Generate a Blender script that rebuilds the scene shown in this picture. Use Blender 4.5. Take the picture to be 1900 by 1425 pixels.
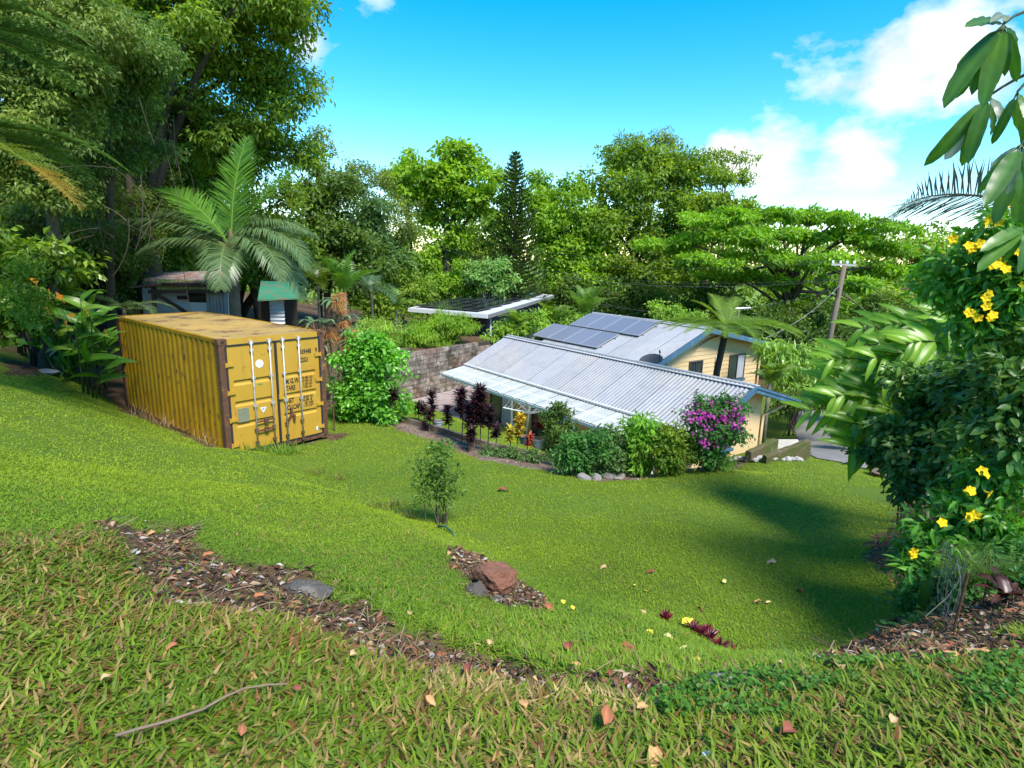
import bpy, math, random
import numpy as np
from mathutils import Vector, Matrix
rng = np.random.default_rng(11); random.seed(11)
for o in list(bpy.data.objects): bpy.data.objects.remove(o)
SC = bpy.context.scene; COL = SC.collection
# ------------------------------------------------------------------ camera
FPX, HOR, ROLL = 1085.0, 477.0, 0.025
CX, CY = 950.0, 712.5
_p = math.atan((CY-HOR)/FPX)
_F = np.array([0, math.cos(_p), -math.sin(_p)]); _U0 = np.array([0, math.sin(_p), math.cos(_p)]); _R0 = np.array([1., 0, 0])
_R = _R0*math.cos(ROLL)+_U0*math.sin(ROLL); _U = _U0*math.cos(ROLL)-_R0*math.sin(ROLL)
cd = bpy.data.cameras.new('camera'); cam = bpy.data.objects.new('camera', cd); COL.objects.link(cam)
cd.sensor_width = 36; cd.lens = FPX/1900*36; cd.clip_start = .05; cd.clip_end = 3000
cam.matrix_world = Matrix(((_R[0], _U[0], -_F[0], 0), (_R[1], _U[1], -_F[1], 0), (_R[2], _U[2], -_F[2], 0), (0, 0, 0, 1)))
SC.camera = cam
def ray(u, v): return _F+_R*(u-CX)/FPX+_U*(CY-v)/FPX
def Gz(u, v, z): r = ray(u, v); return r*z/r[2]            # point of a pixel on a level plane
def Dy(u, v, y): r = ray(u, v); return r*y/r[1]            # point of a pixel at a distance
# ------------------------------------------------------------------ sky, sun, exposure
SUN_TO = np.array([.40, -.66, 1.05]); SUN_TO /= np.linalg.norm(SUN_TO)
w = bpy.data.worlds.new('World'); SC.world = w; w.use_nodes = True
nt = w.node_tree; nt.nodes.clear()
def nd(t, typ, **k):
    n = t.nodes.new(typ)
    for a, b in k.items(): setattr(n, a, b)
    return n
out = nd(nt, 'ShaderNodeOutputWorld'); bg = nd(nt, 'ShaderNodeBackground'); sky = nd(nt, 'ShaderNodeTexSky')
sky.sky_type = 'NISHITA'; sky.sun_disc = False
sky.sun_elevation = math.asin(SUN_TO[2]); sky.sun_rotation = math.atan2(SUN_TO[0], SUN_TO[1])
sky.air_density = 1.0; sky.dust_density = .15; sky.ozone_density = 1.6; sky.altitude = 50
bg.inputs[1].default_value = .135
tc = nd(nt, 'ShaderNodeTexCoord')
hs = nd(nt, 'ShaderNodeHueSaturation'); hs.inputs['Saturation'].default_value = 1.55; hs.inputs['Hue'].default_value = .491; hs.inputs['Value'].default_value = .79
nt.links.new(sky.outputs[0], hs.inputs['Color'])
n1 = nd(nt, 'ShaderNodeTexNoise'); n1.inputs['Scale'].default_value = 6.5; n1.inputs['Detail'].default_value = 9; n1.inputs['Roughness'].default_value = .56
mp = nd(nt, 'ShaderNodeMapping'); mp.inputs['Scale'].default_value = (1, 1, 1.7)
nt.links.new(tc.outputs['Generated'], mp.inputs[0]); nt.links.new(mp.outputs[0], n1.inputs['Vector'])
def mnode(op, a, b, clamp=False):
    m = nd(nt, 'ShaderNodeMath', operation=op); m.use_clamp = clamp
    for i, x in enumerate((a, b)):
        if x is None: continue
        if isinstance(x, (int, float)): m.inputs[i].default_value = x
        else: nt.links.new(x, m.inputs[i])
    return m.outputs[0]
acc = None
for u, v, r in ((1540, 150, 120), (1650, 150, 135), (1450, 265, 120), (1590, 275, 125), (1350, 280, 100), (1730, 90, 90), (690, -5, 70), (575, 95, 60), (1790, 140, 90), (2500, 150, 260), (-300, 100, 220), (1400, -500, 250), (400, -700, 280)):
    c = ray(u, v); s = np.linalg.norm(c); c = c/s
    vm = nd(nt, 'ShaderNodeVectorMath', operation='DISTANCE'); vm.inputs[1].default_value = c
    nt.links.new(tc.outputs['Generated'], vm.inputs[0])
    b = mnode('MULTIPLY', vm.outputs['Value'], FPX*s/r/s/s)
    b = mnode('SUBTRACT', 1.0, b, True)
    acc = b if acc is None else mnode('MAXIMUM', acc, b)
cl = mnode('ADD', n1.outputs['Fac'], mnode('MULTIPLY', acc, .42))
cl = mnode('SUBTRACT', cl, .70); cl = mnode('MULTIPLY', cl, 5.0, True)
cl = mnode('POWER', cl, .9)
mx = nd(nt, 'ShaderNodeMix', data_type='RGBA'); n2 = nd(nt, 'ShaderNodeTexNoise'); n2.inputs['Scale'].default_value = 9; n2.inputs['Detail'].default_value = 5; nt.links.new(mp.outputs[0], n2.inputs['Vector'])
cs_ = nd(nt, 'ShaderNodeMix', data_type='RGBA'); cs_.inputs['A'].default_value = (2.35, 2.55, 2.85, 1); cs_.inputs['B'].default_value = (3.5, 3.55, 3.65, 1)
nt.links.new(mnode('MULTIPLY', mnode('SUBTRACT', n2.outputs['Fac'], .33), 4.0, True), cs_.inputs['Factor']); nt.links.new(cs_.outputs['Result'], mx.inputs['B'])
nt.links.new(cl, mx.inputs['Factor']); nt.links.new(hs.outputs[0], mx.inputs['A'])
nt.links.new(mx.outputs['Result'], bg.inputs[0]); nt.links.new(bg.outputs[0], out.inputs[0])
sl = bpy.data.lights.new('sun', 'SUN'); so = bpy.data.objects.new('sun', sl); COL.objects.link(so)
sl.energy = 2.5; sl.angle = math.radians(18); sl.color = (1, .95, .87)
so.rotation_euler = Vector(-SUN_TO).to_track_quat('-Z', 'Y').to_euler(); so.location = (20, -20, 40)
SC.view_settings.view_transform = 'Standard'; SC.view_settings.look = 'None'; SC.view_settings.gamma = 1; SC.view_settings.use_curve_mapping = False
SC.view_settings.exposure = 1.55
# ------------------------------------------------------------------ helpers
def unit(a): a = np.asarray(a, float); return a/np.maximum(np.linalg.norm(a, axis=-1, keepdims=True), 1e-9)
def frame(d, up=(0, 0, 1)):
    d = unit(d); s = np.cross(d, up)
    if np.linalg.norm(s) < 1e-4: s = np.cross(d, (0, 1, 0))
    s = unit(s); return s, np.cross(s, d)
WL = {}                                                    # world location of a thing's base
class MB:
    def __init__(s): s.V = []; s.F = {}; s.C = []; s.n = 0
    def add(s, V, F, c=None):
        V = np.asarray(V, float).reshape(-1, 3); F = np.asarray(F, int)
        if F.ndim == 1: F = F[None]
        s.V.append(V); s.F.setdefault(F.shape[1], []).append(F+s.n); s.n += len(V)
        if c is None: c = (.5, .5, .5)
        c = np.asarray(c, float)
        s.C.append(np.broadcast_to(c, (len(V), 3)) if c.ndim == 1 else c)
        return s
    def also(s, F): s.F.setdefault(F.shape[1], []).append(F)
    def box(s, c, size, M=None, col=None):
        h = np.array(size)/2.
        V = np.array([(x, y, z) for z in (-1, 1) for y in (-1, 1) for x in (-1, 1)])*h
        if M is not None: V = V@np.asarray(M).T
        return s.add(V+np.array(c), [(0, 2, 3, 1), (4, 5, 7, 6), (0, 1, 5, 4), (2, 6, 7, 3), (0, 4, 6, 2), (1, 3, 7, 5)], col)
    def beam(s, a, b, wd, ht, col=None, up=(0, 0, 1)):
        a = np.array(a, float); b = np.array(b, float); d = b-a; L = np.linalg.norm(d); sx, u = frame(d, up)
        return s.box((a+b)/2, (wd, L, ht), np.stack([sx, d/L, u], 1), col)
    def tube(s, pts, rad, sides=6, col=None, cap=True):
        pts = np.asarray(pts, float); n = len(pts); rad = np.broadcast_to(np.asarray(rad, float), (n,))
        t = np.gradient(pts, axis=0) if n > 2 else np.repeat(pts[1:]-pts[:1], 2, 0)
        sx, u = frame(t[0]); V = []
        for i in range(n):
            ti = unit(t[i]); sx = unit(sx-ti*np.dot(sx, ti)); u = np.cross(sx, ti)
            a = np.arange(sides)*2*math.pi/sides
            V.append(pts[i]+rad[i]*(np.cos(a)[:, None]*sx+np.sin(a)[:, None]*u))
        F = [(i*sides+j, i*sides+(j+1) % sides, (i+1)*sides+(j+1) % sides, (i+1)*sides+j) for i in range(n-1) for j in range(sides)]
        b = s.n; s.add(np.concatenate(V), F, col)
        if cap and sides > 3:
            s.F.setdefault(sides, []).append(np.array([list(range(sides))[::-1], list(range((n-1)*sides, n*sides))])+b)
        return s
    def data(s, name, smooth=False):
        me = bpy.data.meshes.new(name); V = np.concatenate(s.V).astype(np.float32)
        fs = [np.concatenate(x) for x in s.F.values()]
        lo = np.concatenate([f.ravel() for f in fs]).astype(np.int32)
        tt = np.concatenate([np.full(len(f), f.shape[1]) for f in fs]).astype(np.int32)
        me.vertices.add(len(V)); me.vertices.foreach_set('co', V.ravel())
        me.loops.add(len(lo)); me.loops.foreach_set('vertex_index', lo)
        me.polygons.add(len(tt)); me.polygons.foreach_set('loop_start', np.concatenate([[0], np.cumsum(tt)[:-1]]).astype(np.int32))
        me.polygons.foreach_set('loop_total', tt)
        me.polygons.foreach_set('use_smooth', np.full(len(tt), smooth))
        a = me.attributes.new('Col', 'FLOAT_COLOR', 'POINT')
        c = np.concatenate(s.C); a.data.foreach_set('color', np.concatenate([c, np.ones((len(c), 1))], 1).astype(np.float32).ravel())
        me.update(calc_edges=True); return me
    def build(s, name, mat, parent=None, world=True, smooth=False):
        if parent is not None and world:
            b = WL[parent.name]; s.V = [v-b for v in s.V]
        return put(name, s.data(name, smooth), mat, parent)
def put(name, me, mat, parent=None, loc=None, M=None):
    o = bpy.data.objects.new(name, me); COL.objects.link(o)
    if mat is not None and not me.materials: me.materials.append(mat)
    if parent is not None: o.parent = parent; WL[o.name] = WL[parent.name]
    else: WL[o.name] = np.zeros(3)
    if M is not None: o.matrix_local = M
    elif loc is not None: o.location = loc
    return o
def tag(o, label=None, cat=None, group=None, kind=None):
    for k, v in (('label', label), ('category', cat), ('group', group), ('kind', kind)):
        if v: o[k] = v
    return o
def thing(name, loc, label, cat, group=None, rz=0):
    o = bpy.data.objects.new(name, None); COL.objects.link(o); o.location = loc; o.rotation_euler = (0, 0, rz); o.empty_display_size = .2
    WL[o.name] = np.array(loc, float); return tag(o, label, cat, group)
def settle(mb, name, mat, loc, label, cat, group=None, smooth=False, kind=None):   # a thing that is one mesh, origin at its base
    loc = np.array(loc, float); mb.V = [v-loc for v in mb.V]
    o = put(name, mb.data(name, smooth), mat); o.location = loc; WL[o.name] = loc
    return tag(o, label, cat, group, kind)
def M4(loc, x, y, z):
    return Matrix(((x[0], y[0], z[0], loc[0]), (x[1], y[1], z[1], loc[1]), (x[2], y[2], z[2], loc[2]), (0, 0, 0, 1)))
def MS(m, s): return m @ Matrix.Diagonal((s, s, s, 1))
def _hash(i, j, seed):
    n = (i*374761393+j*668265263+seed*1442695041) & 0xffffffff
    n = ((n ^ (n >> 13))*1274126177) & 0xffffffff
    return ((n ^ (n >> 16)) & 0xffff)/65535.
def vnoise(x, y, sc=1., seed=0, oct=3):
    x = np.asarray(x, float)*sc; y = np.asarray(y, float)*sc; r = 0; a = 1; t = 0
    for o in range(oct):
        i = np.floor(x).astype(np.int64); j = np.floor(y).astype(np.int64); fx = x-i; fy = y-j
        fx = fx*fx*(3-2*fx); fy = fy*fy*(3-2*fy)
        h = lambda a_, b_: _hash(i+a_, j+b_, seed+o)
        r = r+a*((h(0, 0)*(1-fx)+h(1, 0)*fx)*(1-fy)+(h(0, 1)*(1-fx)+h(1, 1)*fx)*fy); t += a; a *= .5; x = x*2.03; y = y*2.03
    return r/t
def sstep(x): x = np.clip(x, 0, 1); return x*x*(3-2*x)
def inpoly(x, y, P):
    r = np.zeros(np.shape(x), bool); n = len(P)
    for i in range(n):
        (x0, y0), (x1, y1) = P[i][:2], P[(i+1) % n][:2]
        c = ((y0 > y) != (y1 > y)) & (x < (x1-x0)*(y-y0)/((y1-y0) if abs(y1-y0) > 1e-12 else 1e-12)+x0); r ^= c
    return r
# ------------------------------------------------------------------ materials
def mat(name, col=(.5, .5, .5), rough=.7, metal=0, attr=False, noise=None, bump=None, spec=.4, trans=0, objrand=0, streak=None, coat=0, alpha=None, transmission=0):
    """noise: list of (scale, detail, lo, hi, colour, strength) patches; bump: (scale, strength, distance)"""
    m = bpy.data.materials.new(name); m.use_nodes = True; t = m.node_tree; p = t.nodes['Principled BSDF']; o = t.nodes['Material Output']
    p.inputs['Roughness'].default_value = rough; p.inputs['Metallic'].default_value = metal; p.inputs['Specular IOR Level'].default_value = spec
    if coat: p.inputs['Coat Weight'].default_value = coat
    if transmission: p.inputs['Transmission Weight'].default_value = transmission
    if alpha is not None: p.inputs['Alpha'].default_value = alpha
    if attr:
        a = nd(t, 'ShaderNodeAttribute'); a.attribute_name = 'Col'; c = a.outputs['Color']
    else:
        a = nd(t, 'ShaderNodeRGB'); a.outputs[0].default_value = (*col, 1); c = a.outputs[0]
    geo = nd(t, 'ShaderNodeNewGeometry')
    for e in (noise or ()):
        sc, det, lo, hi, cc, st = e[:6]
        n = nd(t, 'ShaderNodeTexNoise'); n.inputs['Detail'].default_value = det; n.inputs['Roughness'].default_value = .65
        mpn = nd(t, 'ShaderNodeMapping'); mpn.inputs['Scale'].default_value = (sc, sc, sc) if len(e) < 7 else e[6]
        mpn.inputs['Location'].default_value = (len(name)*1.7, sc, 3.1)
        t.links.new(geo.outputs['Position'], mpn.inputs[0]); t.links.new(mpn.outputs[0], n.inputs['Vector']); n.inputs['Scale'].default_value = 1
        r = nd(t, 'ShaderNodeMapRange'); r.inputs['From Min'].default_value = lo; r.inputs['From Max'].default_value = hi; r.inputs['To Max'].default_value = st; r.interpolation_type = 'SMOOTHSTEP'
        t.links.new(n.outputs['Fac'], r.inputs['Value'])
        x = nd(t, 'ShaderNodeMix', data_type='RGBA'); t.links.new(r.outputs[0], x.inputs['Factor']); t.links.new(c, x.inputs['A']); x.inputs['B'].default_value = (*cc, 1); c = x.outputs['Result']
    if objrand:
        oi = nd(t, 'ShaderNodeObjectInfo'); h = nd(t, 'ShaderNodeHueSaturation'); r = nd(t, 'ShaderNodeMapRange')
        r.inputs['To Min'].default_value = 1-objrand; r.inputs['To Max'].default_value = 1+objrand
        t.links.new(oi.outputs['Random'], r.inputs['Value']); t.links.new(r.outputs[0], h.inputs['Value']); t.links.new(c, h.inputs['Color']); c = h.outputs[0]
    t.links.new(c, p.inputs['Base Color'])
    if bump:
        n = nd(t, 'ShaderNodeTexNoise'); n.inputs['Scale'].default_value = bump[0]; n.inputs['Detail'].default_value = 6
        t.links.new(geo.outputs['Position'], n.inputs['Vector'])
        b = nd(t, 'ShaderNodeBump'); b.inputs['Strength'].default_value = bump[1]; b.inputs['Distance'].default_value = bump[2]
        t.links.new(n.outputs['Fac'], b.inputs['Height']); t.links.new(b.outputs[0], p.inputs['Normal'])
    if trans:
        tr = nd(t, 'ShaderNodeBsdfTranslucent'); h = nd(t, 'ShaderNodeHueSaturation'); h.inputs['Value'].default_value = 1.5; h.inputs['Hue'].default_value = .49; h.inputs['Saturation'].default_value = 1.1
        t.links.new(c, h.inputs['Color']); t.links.new(h.outputs[0], tr.inputs[0])
        ms = nd(t, 'ShaderNodeMixShader'); ms.inputs[0].default_value = trans
        t.links.new(p.outputs[0], ms.inputs[1]); t.links.new(tr.outputs[0], ms.inputs[2]); t.links.new(ms.outputs[0], o.inputs[0])
    return m
LEAF = mat('leaf', attr=True, rough=.5, spec=.35, trans=.45)
GLOSS = mat('glossy_leaf', attr=True, rough=.34, spec=.5, trans=.40)
GRASS = mat('grass_blade', attr=True, rough=.55, spec=.3, trans=.35)
BARK = mat('bark', attr=True, rough=.9, noise=[(3, 6, .45, .7, (.03, .022, .014), .7), (1.2, 4, .5, .7, (.035, .05, .015), .6)], bump=(14, .6, .03))
SOLID = mat('litter', attr=True, rough=.85, spec=.2)
# ------------------------------------------------------------------ the two houses' lines, the block wall (used by the terrain too)
HD = np.array([-.5995, .8004, 0]); HN = np.array([-.8004, -.5995, 0])       # along the ridge (away), across towards the lawn
LR = np.array([6.238, 14.788, -3.1]); LLEN = 10.78                           # low house: near end of its ridge, length
UR = np.array([7.289, 21.730, -2.4]); ULEN = 6.17                            # upper house
WA = np.array([-4.27, 24.28, -6.1]); WD = unit(np.array([1.4547, 1.911, 0]))  # block wall line
def hp(P, a, wv, z): return P+HD*a+HN*wv+np.array([0, 0, z])
# ------------------------------------------------------------------ terrain
A0 = []
def an(u, v, z): A0.append(Gz(u, v, z))
for a in ((1400, 1235, -3.2), (1300, 1000, -3.75), (1000, 950, -3.95), (700, 830, -4.35), (620, 815, -4.42), (1050, 880, -4.4), (1200, 885, -4.4), (1300, 870, -4.5),
          (1500, 862, -4.65), (1640, 890, -4.6), (1650, 1000, -4.0), (1690, 1130, -3.3), (1560, 1200, -3.3), (760, 900, -4.1), (850, 985, -3.85), (620, 855, -4.3), (850, 830, -4.5), (700, 785, -4.55),
          (234, 765, -4.35), (330, 800, -4.3), (415, 838, -4.1), (500, 842, -4.3), (100, 690, -3.3), (0, 705, -2.75), (0, 655, -3.0), (150, 745, -3.4), (0, 800, -2.3), (0, 900, -1.95), (200, 850, -2.85), (300, 900, -2.75),
          (400, 868, -3.5), (600, 960, -3.2), (700, 1010, -3.0), (500, 1000, -2.6), (800, 1085, -2.75), (650, 1080, -2.4), (900, 1160, -2.65), (720, 1050, -2.75), (880, 1115, -2.9),
          (430, 832, -4.0), (500, 866, -3.75), (560, 897, -3.58), (640, 933, -3.42), (720, 966, -3.3), (790, 996, -3.18), (850, 1036, -3.05), (920, 1095, -3.0), (1000, 1130, -2.95), (1120, 1150, -2.92), (1250, 1168, -2.9), (1330, 1210, -2.8),
          (560, 880, -4.25), (640, 912, -4.12), (720, 942, -4.0), (790, 968, -3.92), (860, 1003, -3.82), (960, 1060, -3.68), (1050, 1105, -3.55), (1200, 1135, -3.5), (1350, 1185, -3.35),
          (230, 1010, -1.78), (0, 1000, -1.7), (0, 1425, -1.55), (950, 1425, -1.58), (1900, 1425, -1.5), (1900, 1240, -1.7), (1550, 1300, -1.75), (800, 1240, -1.82), (500, 1140, -1.78), (330, 1120, -1.75), (1000, 1275, -1.85), (1250, 1300, -1.8), (640, 1180, -1.8),
          (300, 965, -2.15), (450, 1040, -2.2), (625, 1085, -2.32), (800, 1190, -2.2), (1800, 1215, -1.85), (1850, 950, -3.0), (1780, 1130, -2.5)): an(*a)
for P in ((0, -3, -1.2), (-6, -2, -1.0), (6, -2, -.9), (0, .5, -1.58), (-3, 1.5, -1.5), (3, 1.5, -1.45), (-20, 18, -1.2), (-30, 30, 1), (-15, 22, -3), (-14, 17, -3.6), (-25, 12, -.3), (-9, 24, -4.2), (7, 4, -1.6), (9, 9, -3.6), (12, 12, -4.4), (14, 3, -1.2), (-12, 5, -1.0), (-9, 9, -2.0)): A0.append(np.array(P, float))
FARP = [(0, 60, -7.6), (30, 60, -8), (-30, 60, -4), (0, 45, -7.2), (18, 34, -7.2), (40, 30, -7), (22, 18, -6), (10, 30, -6.9)]
NB = [(-5.2, 25.5, -4.2), (-3, 28.5, -4.2), (-.5, 32, -4.3), (-7, 30, -4.4), (2, 36, -5), (-5, 40, -5.5), (-6.5, 22.5, -4.3), (-5.6, 20.5, -4.5)]
YD = [tuple(hp(LR, 0, 3.5, 0)[:2])+(-4.95,), tuple(hp(LR, 0, 2.4, 0)[:2])+(-5.6,), tuple(hp(LR, 5, 3.9, 0)[:2])+(-5.3,), tuple(hp(LR, 5, 2.6, 0)[:2])+(-5.9,), tuple(hp(LR, 10, 4.2, 0)[:2])+(-5.9,), tuple(hp(LR, 10, 2, 0)[:2])+(-6.1,),
      (-4.2, 23.6, -6.1), (-4.6, 22.2, -5.8), (-2, 26.5, -6.1), (1, 30, -6.2), (-3.2, 20, -5.3), (5, 24, -6.3), (9, 21, -6.3)]
A0.append(hp(LR, -.6, .5, -1.62)); A0.append(hp(LR, -.5, -1.3, -1.8)); A0.append(hp(LR, 1, -2, -2.4))
for a in ((1560, 838, -5.25), (1495, 780, -6.15), (1480, 768, -6.3), (1600, 868, -4.85), (1600, 800, -5.9)): an(*a)
class RBF:
    def __init__(s, P, c=.5):
        P = np.array(P, float); s.P = P[:, :2]; s.c = c; n = len(P)
        K = np.sqrt(((s.P[:, None]-s.P[None])**2).sum(-1)+c*c)-1e-2*np.eye(n)*0
        A = np.zeros((n+3, n+3)); A[:n, :n] = K-np.eye(n)*.03; A[:n, n] = 1; A[:n, n+1:] = s.P; A[n:, :n] = A[:n, n:].T
        s.w = np.linalg.solve(A, np.concatenate([P[:, 2], np.zeros(3)]))
    def __call__(s, x, y):
        x = np.asarray(x, float); y = np.asarray(y, float); sh = x.shape; q = np.stack([x.ravel(), y.ravel()], 1); o = np.empty(len(q))
        for i in range(0, len(q), 20000):
            c = q[i:i+20000]; K = np.sqrt(((c[:, None]-s.P[None])**2).sum(-1)+s.c**2)
            o[i:i+20000] = K@s.w[:-3]+s.w[-3]+c@s.w[-2:]
        return o.reshape(sh)
_far = [np.array(p, float) for p in FARP]
RA = RBF(A0+_far+[np.array(p, float) for p in NB]); RB = RBF(A0+_far+[np.array(p, float) for p in YD])
def hgt(x, y):
    x = np.asarray(x, float); y = np.asarray(y, float)
    wn = np.array([-WD[1], WD[0]]); sd = (x-WA[0])*wn[0]+(y-WA[1])*wn[1]; al = (x-WA[0])*WD[0]+(y-WA[1])*WD[1]
    k = sstep((sd-.12)/.12+.0); k = np.where(al < -2.0, np.clip(sd/2, 0, 1), k); k = np.where(al > 12, np.clip((sd+6)/12, 0, 1), k)
    r = np.hypot(x, y); xx = np.where(r > 60, x*60/np.maximum(r, 1), x); yy = np.where(r > 60, y*60/np.maximum(r, 1), y)
    z = RA(xx, yy)*k+RB(xx, yy)*(1-k)
    z = np.where(r > 60, z+(-8-z)*sstep((r-60)/60), z)
    return np.maximum(z, -9)
def hz(x, y): return float(hgt(np.array([x]), np.array([y]))[0])
def hit(u, v, tmax=90):
    r = ray(u, v); r = r/r[1]; t = np.concatenate([np.arange(.9, 10, .04), np.arange(10, tmax, .15)])
    z = hgt(t*r[0], t); d = t*r[2]-z; i = np.argmax(d < 0)
    if not (d < 0).any(): i = len(t)-1
    if i > 0:
        f = d[i-1]/(d[i-1]-d[i]+1e-9); tt = t[i-1]+f*(t[i]-t[i-1])
    else: tt = t[0]
    return np.array([tt*r[0], tt, hz(tt*r[0], tt)])
def poly(px): return [tuple(hit(u, v)[:2]) for u, v in px]
SOILP = [poly(p) for p in (
    [(205, 975), (300, 962), (420, 1030), (540, 1062), (610, 1075), (655, 1118), (760, 1165), (900, 1195), (985, 1225), (1040, 1240), (1000, 1268), (810, 1240), (640, 1190), (520, 1135), (330, 1112), (235, 1055)],
    [(1010, 1240), (1150, 1258), (1320, 1268), (1430, 1240), (1450, 1262), (1330, 1292), (1150, 1284), (1010, 1268)],
    [(838, 1020), (880, 1022), (965, 1085), (1010, 1118), (960, 1138), (880, 1105), (838, 1060)],
    [(1612, 1010), (1650, 965), (1660, 930), (1900, 940), (1900, 1235), (1700, 1238), (1530, 1232), (1545, 1205), (1640, 1180), (1685, 1120), (1650, 1075), (1615, 1050)],
    [(0, 672), (60, 668), (118, 676), (140, 700), (60, 696), (0, 692)])]
SOILP.append([(6.1, 1.2), (6.6, 4), (6.6, 9), (9.5, 13), (30, 14), (30, 0), (8, 0)])
SOILP.append([tuple(hit(0, 652)[:2]), tuple(hit(60, 655)[:2]), tuple(hit(100, 666)[:2]), tuple(hit(160, 715)[:2]), tuple(hit(232, 762)[:2]), (-10.4, 15.5), (-9, 17.6), (-7.5, 16.2), (-6.4, 16.2), (-5.6, 17.2), (-5.2, 18.5), (-5, 21), (-4.4, 24.3), (0, 30), (-10, 60), (-80, 60), (-80, 10), (-22, 9)])
MULCHP = [poly([(690, 772), (735, 797), (800, 815), (850, 838), (900, 856), (980, 868), (1040, 880), (1120, 893), (1185, 890), (1250, 877), (1300, 874), (1380, 862), (1420, 850), (1350, 835), (1200, 845), (1050, 845), (960, 838), (900, 822), (860, 812), (800, 795), (740, 778)])]
CPOLY = [(-6.01, 11.78), (-4.45, 13.66), (-9.12, 17.53), (-10.67, 15.65)]
SOILP.append([(-6.2, 11.6), (-4.2, 13.6), (-3.9, 14.1), (-4.7, 14.3), (-9.3, 17.9), (-11, 15.6)])
HPOLY = [tuple(hp(LR, a, b, 0)[:2]) for a, b in ((-.3, 2.6), (11.5, 2.6), (11.5, -2.4), (-.3, -2.4))]
UPOLY = [tuple(hp(UR, a, b, 0)[:2]) for a, b in ((-.3, 3.0), (7, 3.0), (7, -5.4), (-.3, -5.4))]
PATIO = [(-4.3, 24.5), (-3.6, 22.6), (-1.6, 21.0), (1.5, 21.0), (1.5, 29), (-.5, 29)]
DRIVE = poly([(1470, 762), (1512, 850), (1560, 858), (1640, 876), (1660, 860), (1640, 800), (1600, 770)])
def region(x, y):
    """0 grass, 1 soil, 2 mulch, 3 no plants (paved or built)"""
    jx = x+(vnoise(x, y, 3.1, 5)-.5)*.45+(vnoise(x, y, 14, 8)-.5)*.14; jy = y+(vnoise(x, y, 3.1, 6)-.5)*.45+(vnoise(x, y, 14, 9)-.5)*.14
    r = np.zeros(np.shape(x), int)
    for P in SOILP: r[inpoly(jx, jy, P)] = 1
    for P in MULCHP: r[inpoly(jx, jy, P)] = 2
    for P in (HPOLY, UPOLY, PATIO, DRIVE, CPOLY): r[inpoly(x, y, P)] = 3
    r[(y > 33) & (r == 0)] = 1
    return r
def axis(lo, hi, step, a, b, g=1.16):
    c = list(np.arange(lo, hi, step)); s = step; x = c[-1]
    while x < b: s *= g; x += s; c.append(x)
    s = step; x = c[0]; p = []
    while x > a: s *= g; x -= s; p.append(x)
    return np.array(p[::-1]+c)
xs = axis(-12.5, 9.5, .13, -900, 900); ys = axis(.6, 24.5, .13, -120, 1800)
X, Y = np.meshgrid(xs, ys); Z = hgt(X, Y)
near = np.exp(-np.hypot(X, Y)/14)
RG = region(X.ravel(), Y.ravel()).reshape(X.shape)
Z = Z+(vnoise(X, Y, .9, 3)-.5)*.09*near+np.where(RG == 1, (vnoise(X, Y, 7, 4)-.5)*.10, 0)*near+np.where(RG == 2, (vnoise(X, Y, 9, 4)-.5)*.05, 0)
cg = np.stack([.075+.05*vnoise(X, Y, 1.3, 21), .135+.05*vnoise(X, Y, 1.3, 21), .014+.008*vnoise(X, Y, 2, 22)], -1)
s1 = vnoise(X, Y, 5, 31)[..., None]
cs = np.array([.060, .036, .020])*(1-s1)+np.array([.16, .095, .055])*s1
cm = np.array([.10, .055, .035])*(1-s1)+np.array([.26, .20, .16])*s1
Z = Z-.085*inpoly(X+(vnoise(X, Y, 6, 5)-.5)*.3, Y+(vnoise(X, Y, 6, 6)-.5)*.3, SOILP[0])
colr = np.where((RG == 1)[..., None], cs, np.where((RG == 2)[..., None], cm, cg))
far = (np.hypot(X, Y) > 70)[..., None]; colr = np.where(far, np.array([.15, .23, .04]), colr)
gm = MB(); nx, ny = len(xs), len(ys)
I = (np.arange(ny-1)[:, None]*nx+np.arange(nx-1)[None]).ravel()
gm.add(np.stack([X, Y, Z], -1).reshape(-1, 3), np.stack([I, I+1, I+nx+1, I+nx], 1), colr.reshape(-1, 3))
GROUND = mat('ground', attr=True, rough=.95, spec=.1, noise=[(22, 6, .5, .72, (.04, .035, .012), .4), (60, 3, .58, .7, (.30, .24, .16), .25)], bump=(45, .7, .03))
g = gm.build('ground', GROUND, smooth=True); tag(g, kind='structure')
class _Z:                                                  # fast lookup of the finished ground
    pass
def gz(x, y):
    x = np.asarray(x, float); y = np.asarray(y, float)
    i = np.clip(np.searchsorted(xs, x)-1, 0, nx-2); j = np.clip(np.searchsorted(ys, y)-1, 0, ny-2)
    fx = (x-xs[i])/(xs[i+1]-xs[i]); fy = (y-ys[j])/(ys[j+1]-ys[j])
    return (Z[j, i]*(1-fx)+Z[j, i+1]*fx)*(1-fy)+(Z[j+1, i]*(1-fx)+Z[j+1, i+1]*fx)*fy
def on(u, v, lift=0.): P = hit(u, v); P[2] = float(gz(P[0], P[1]))+lift; return P
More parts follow.
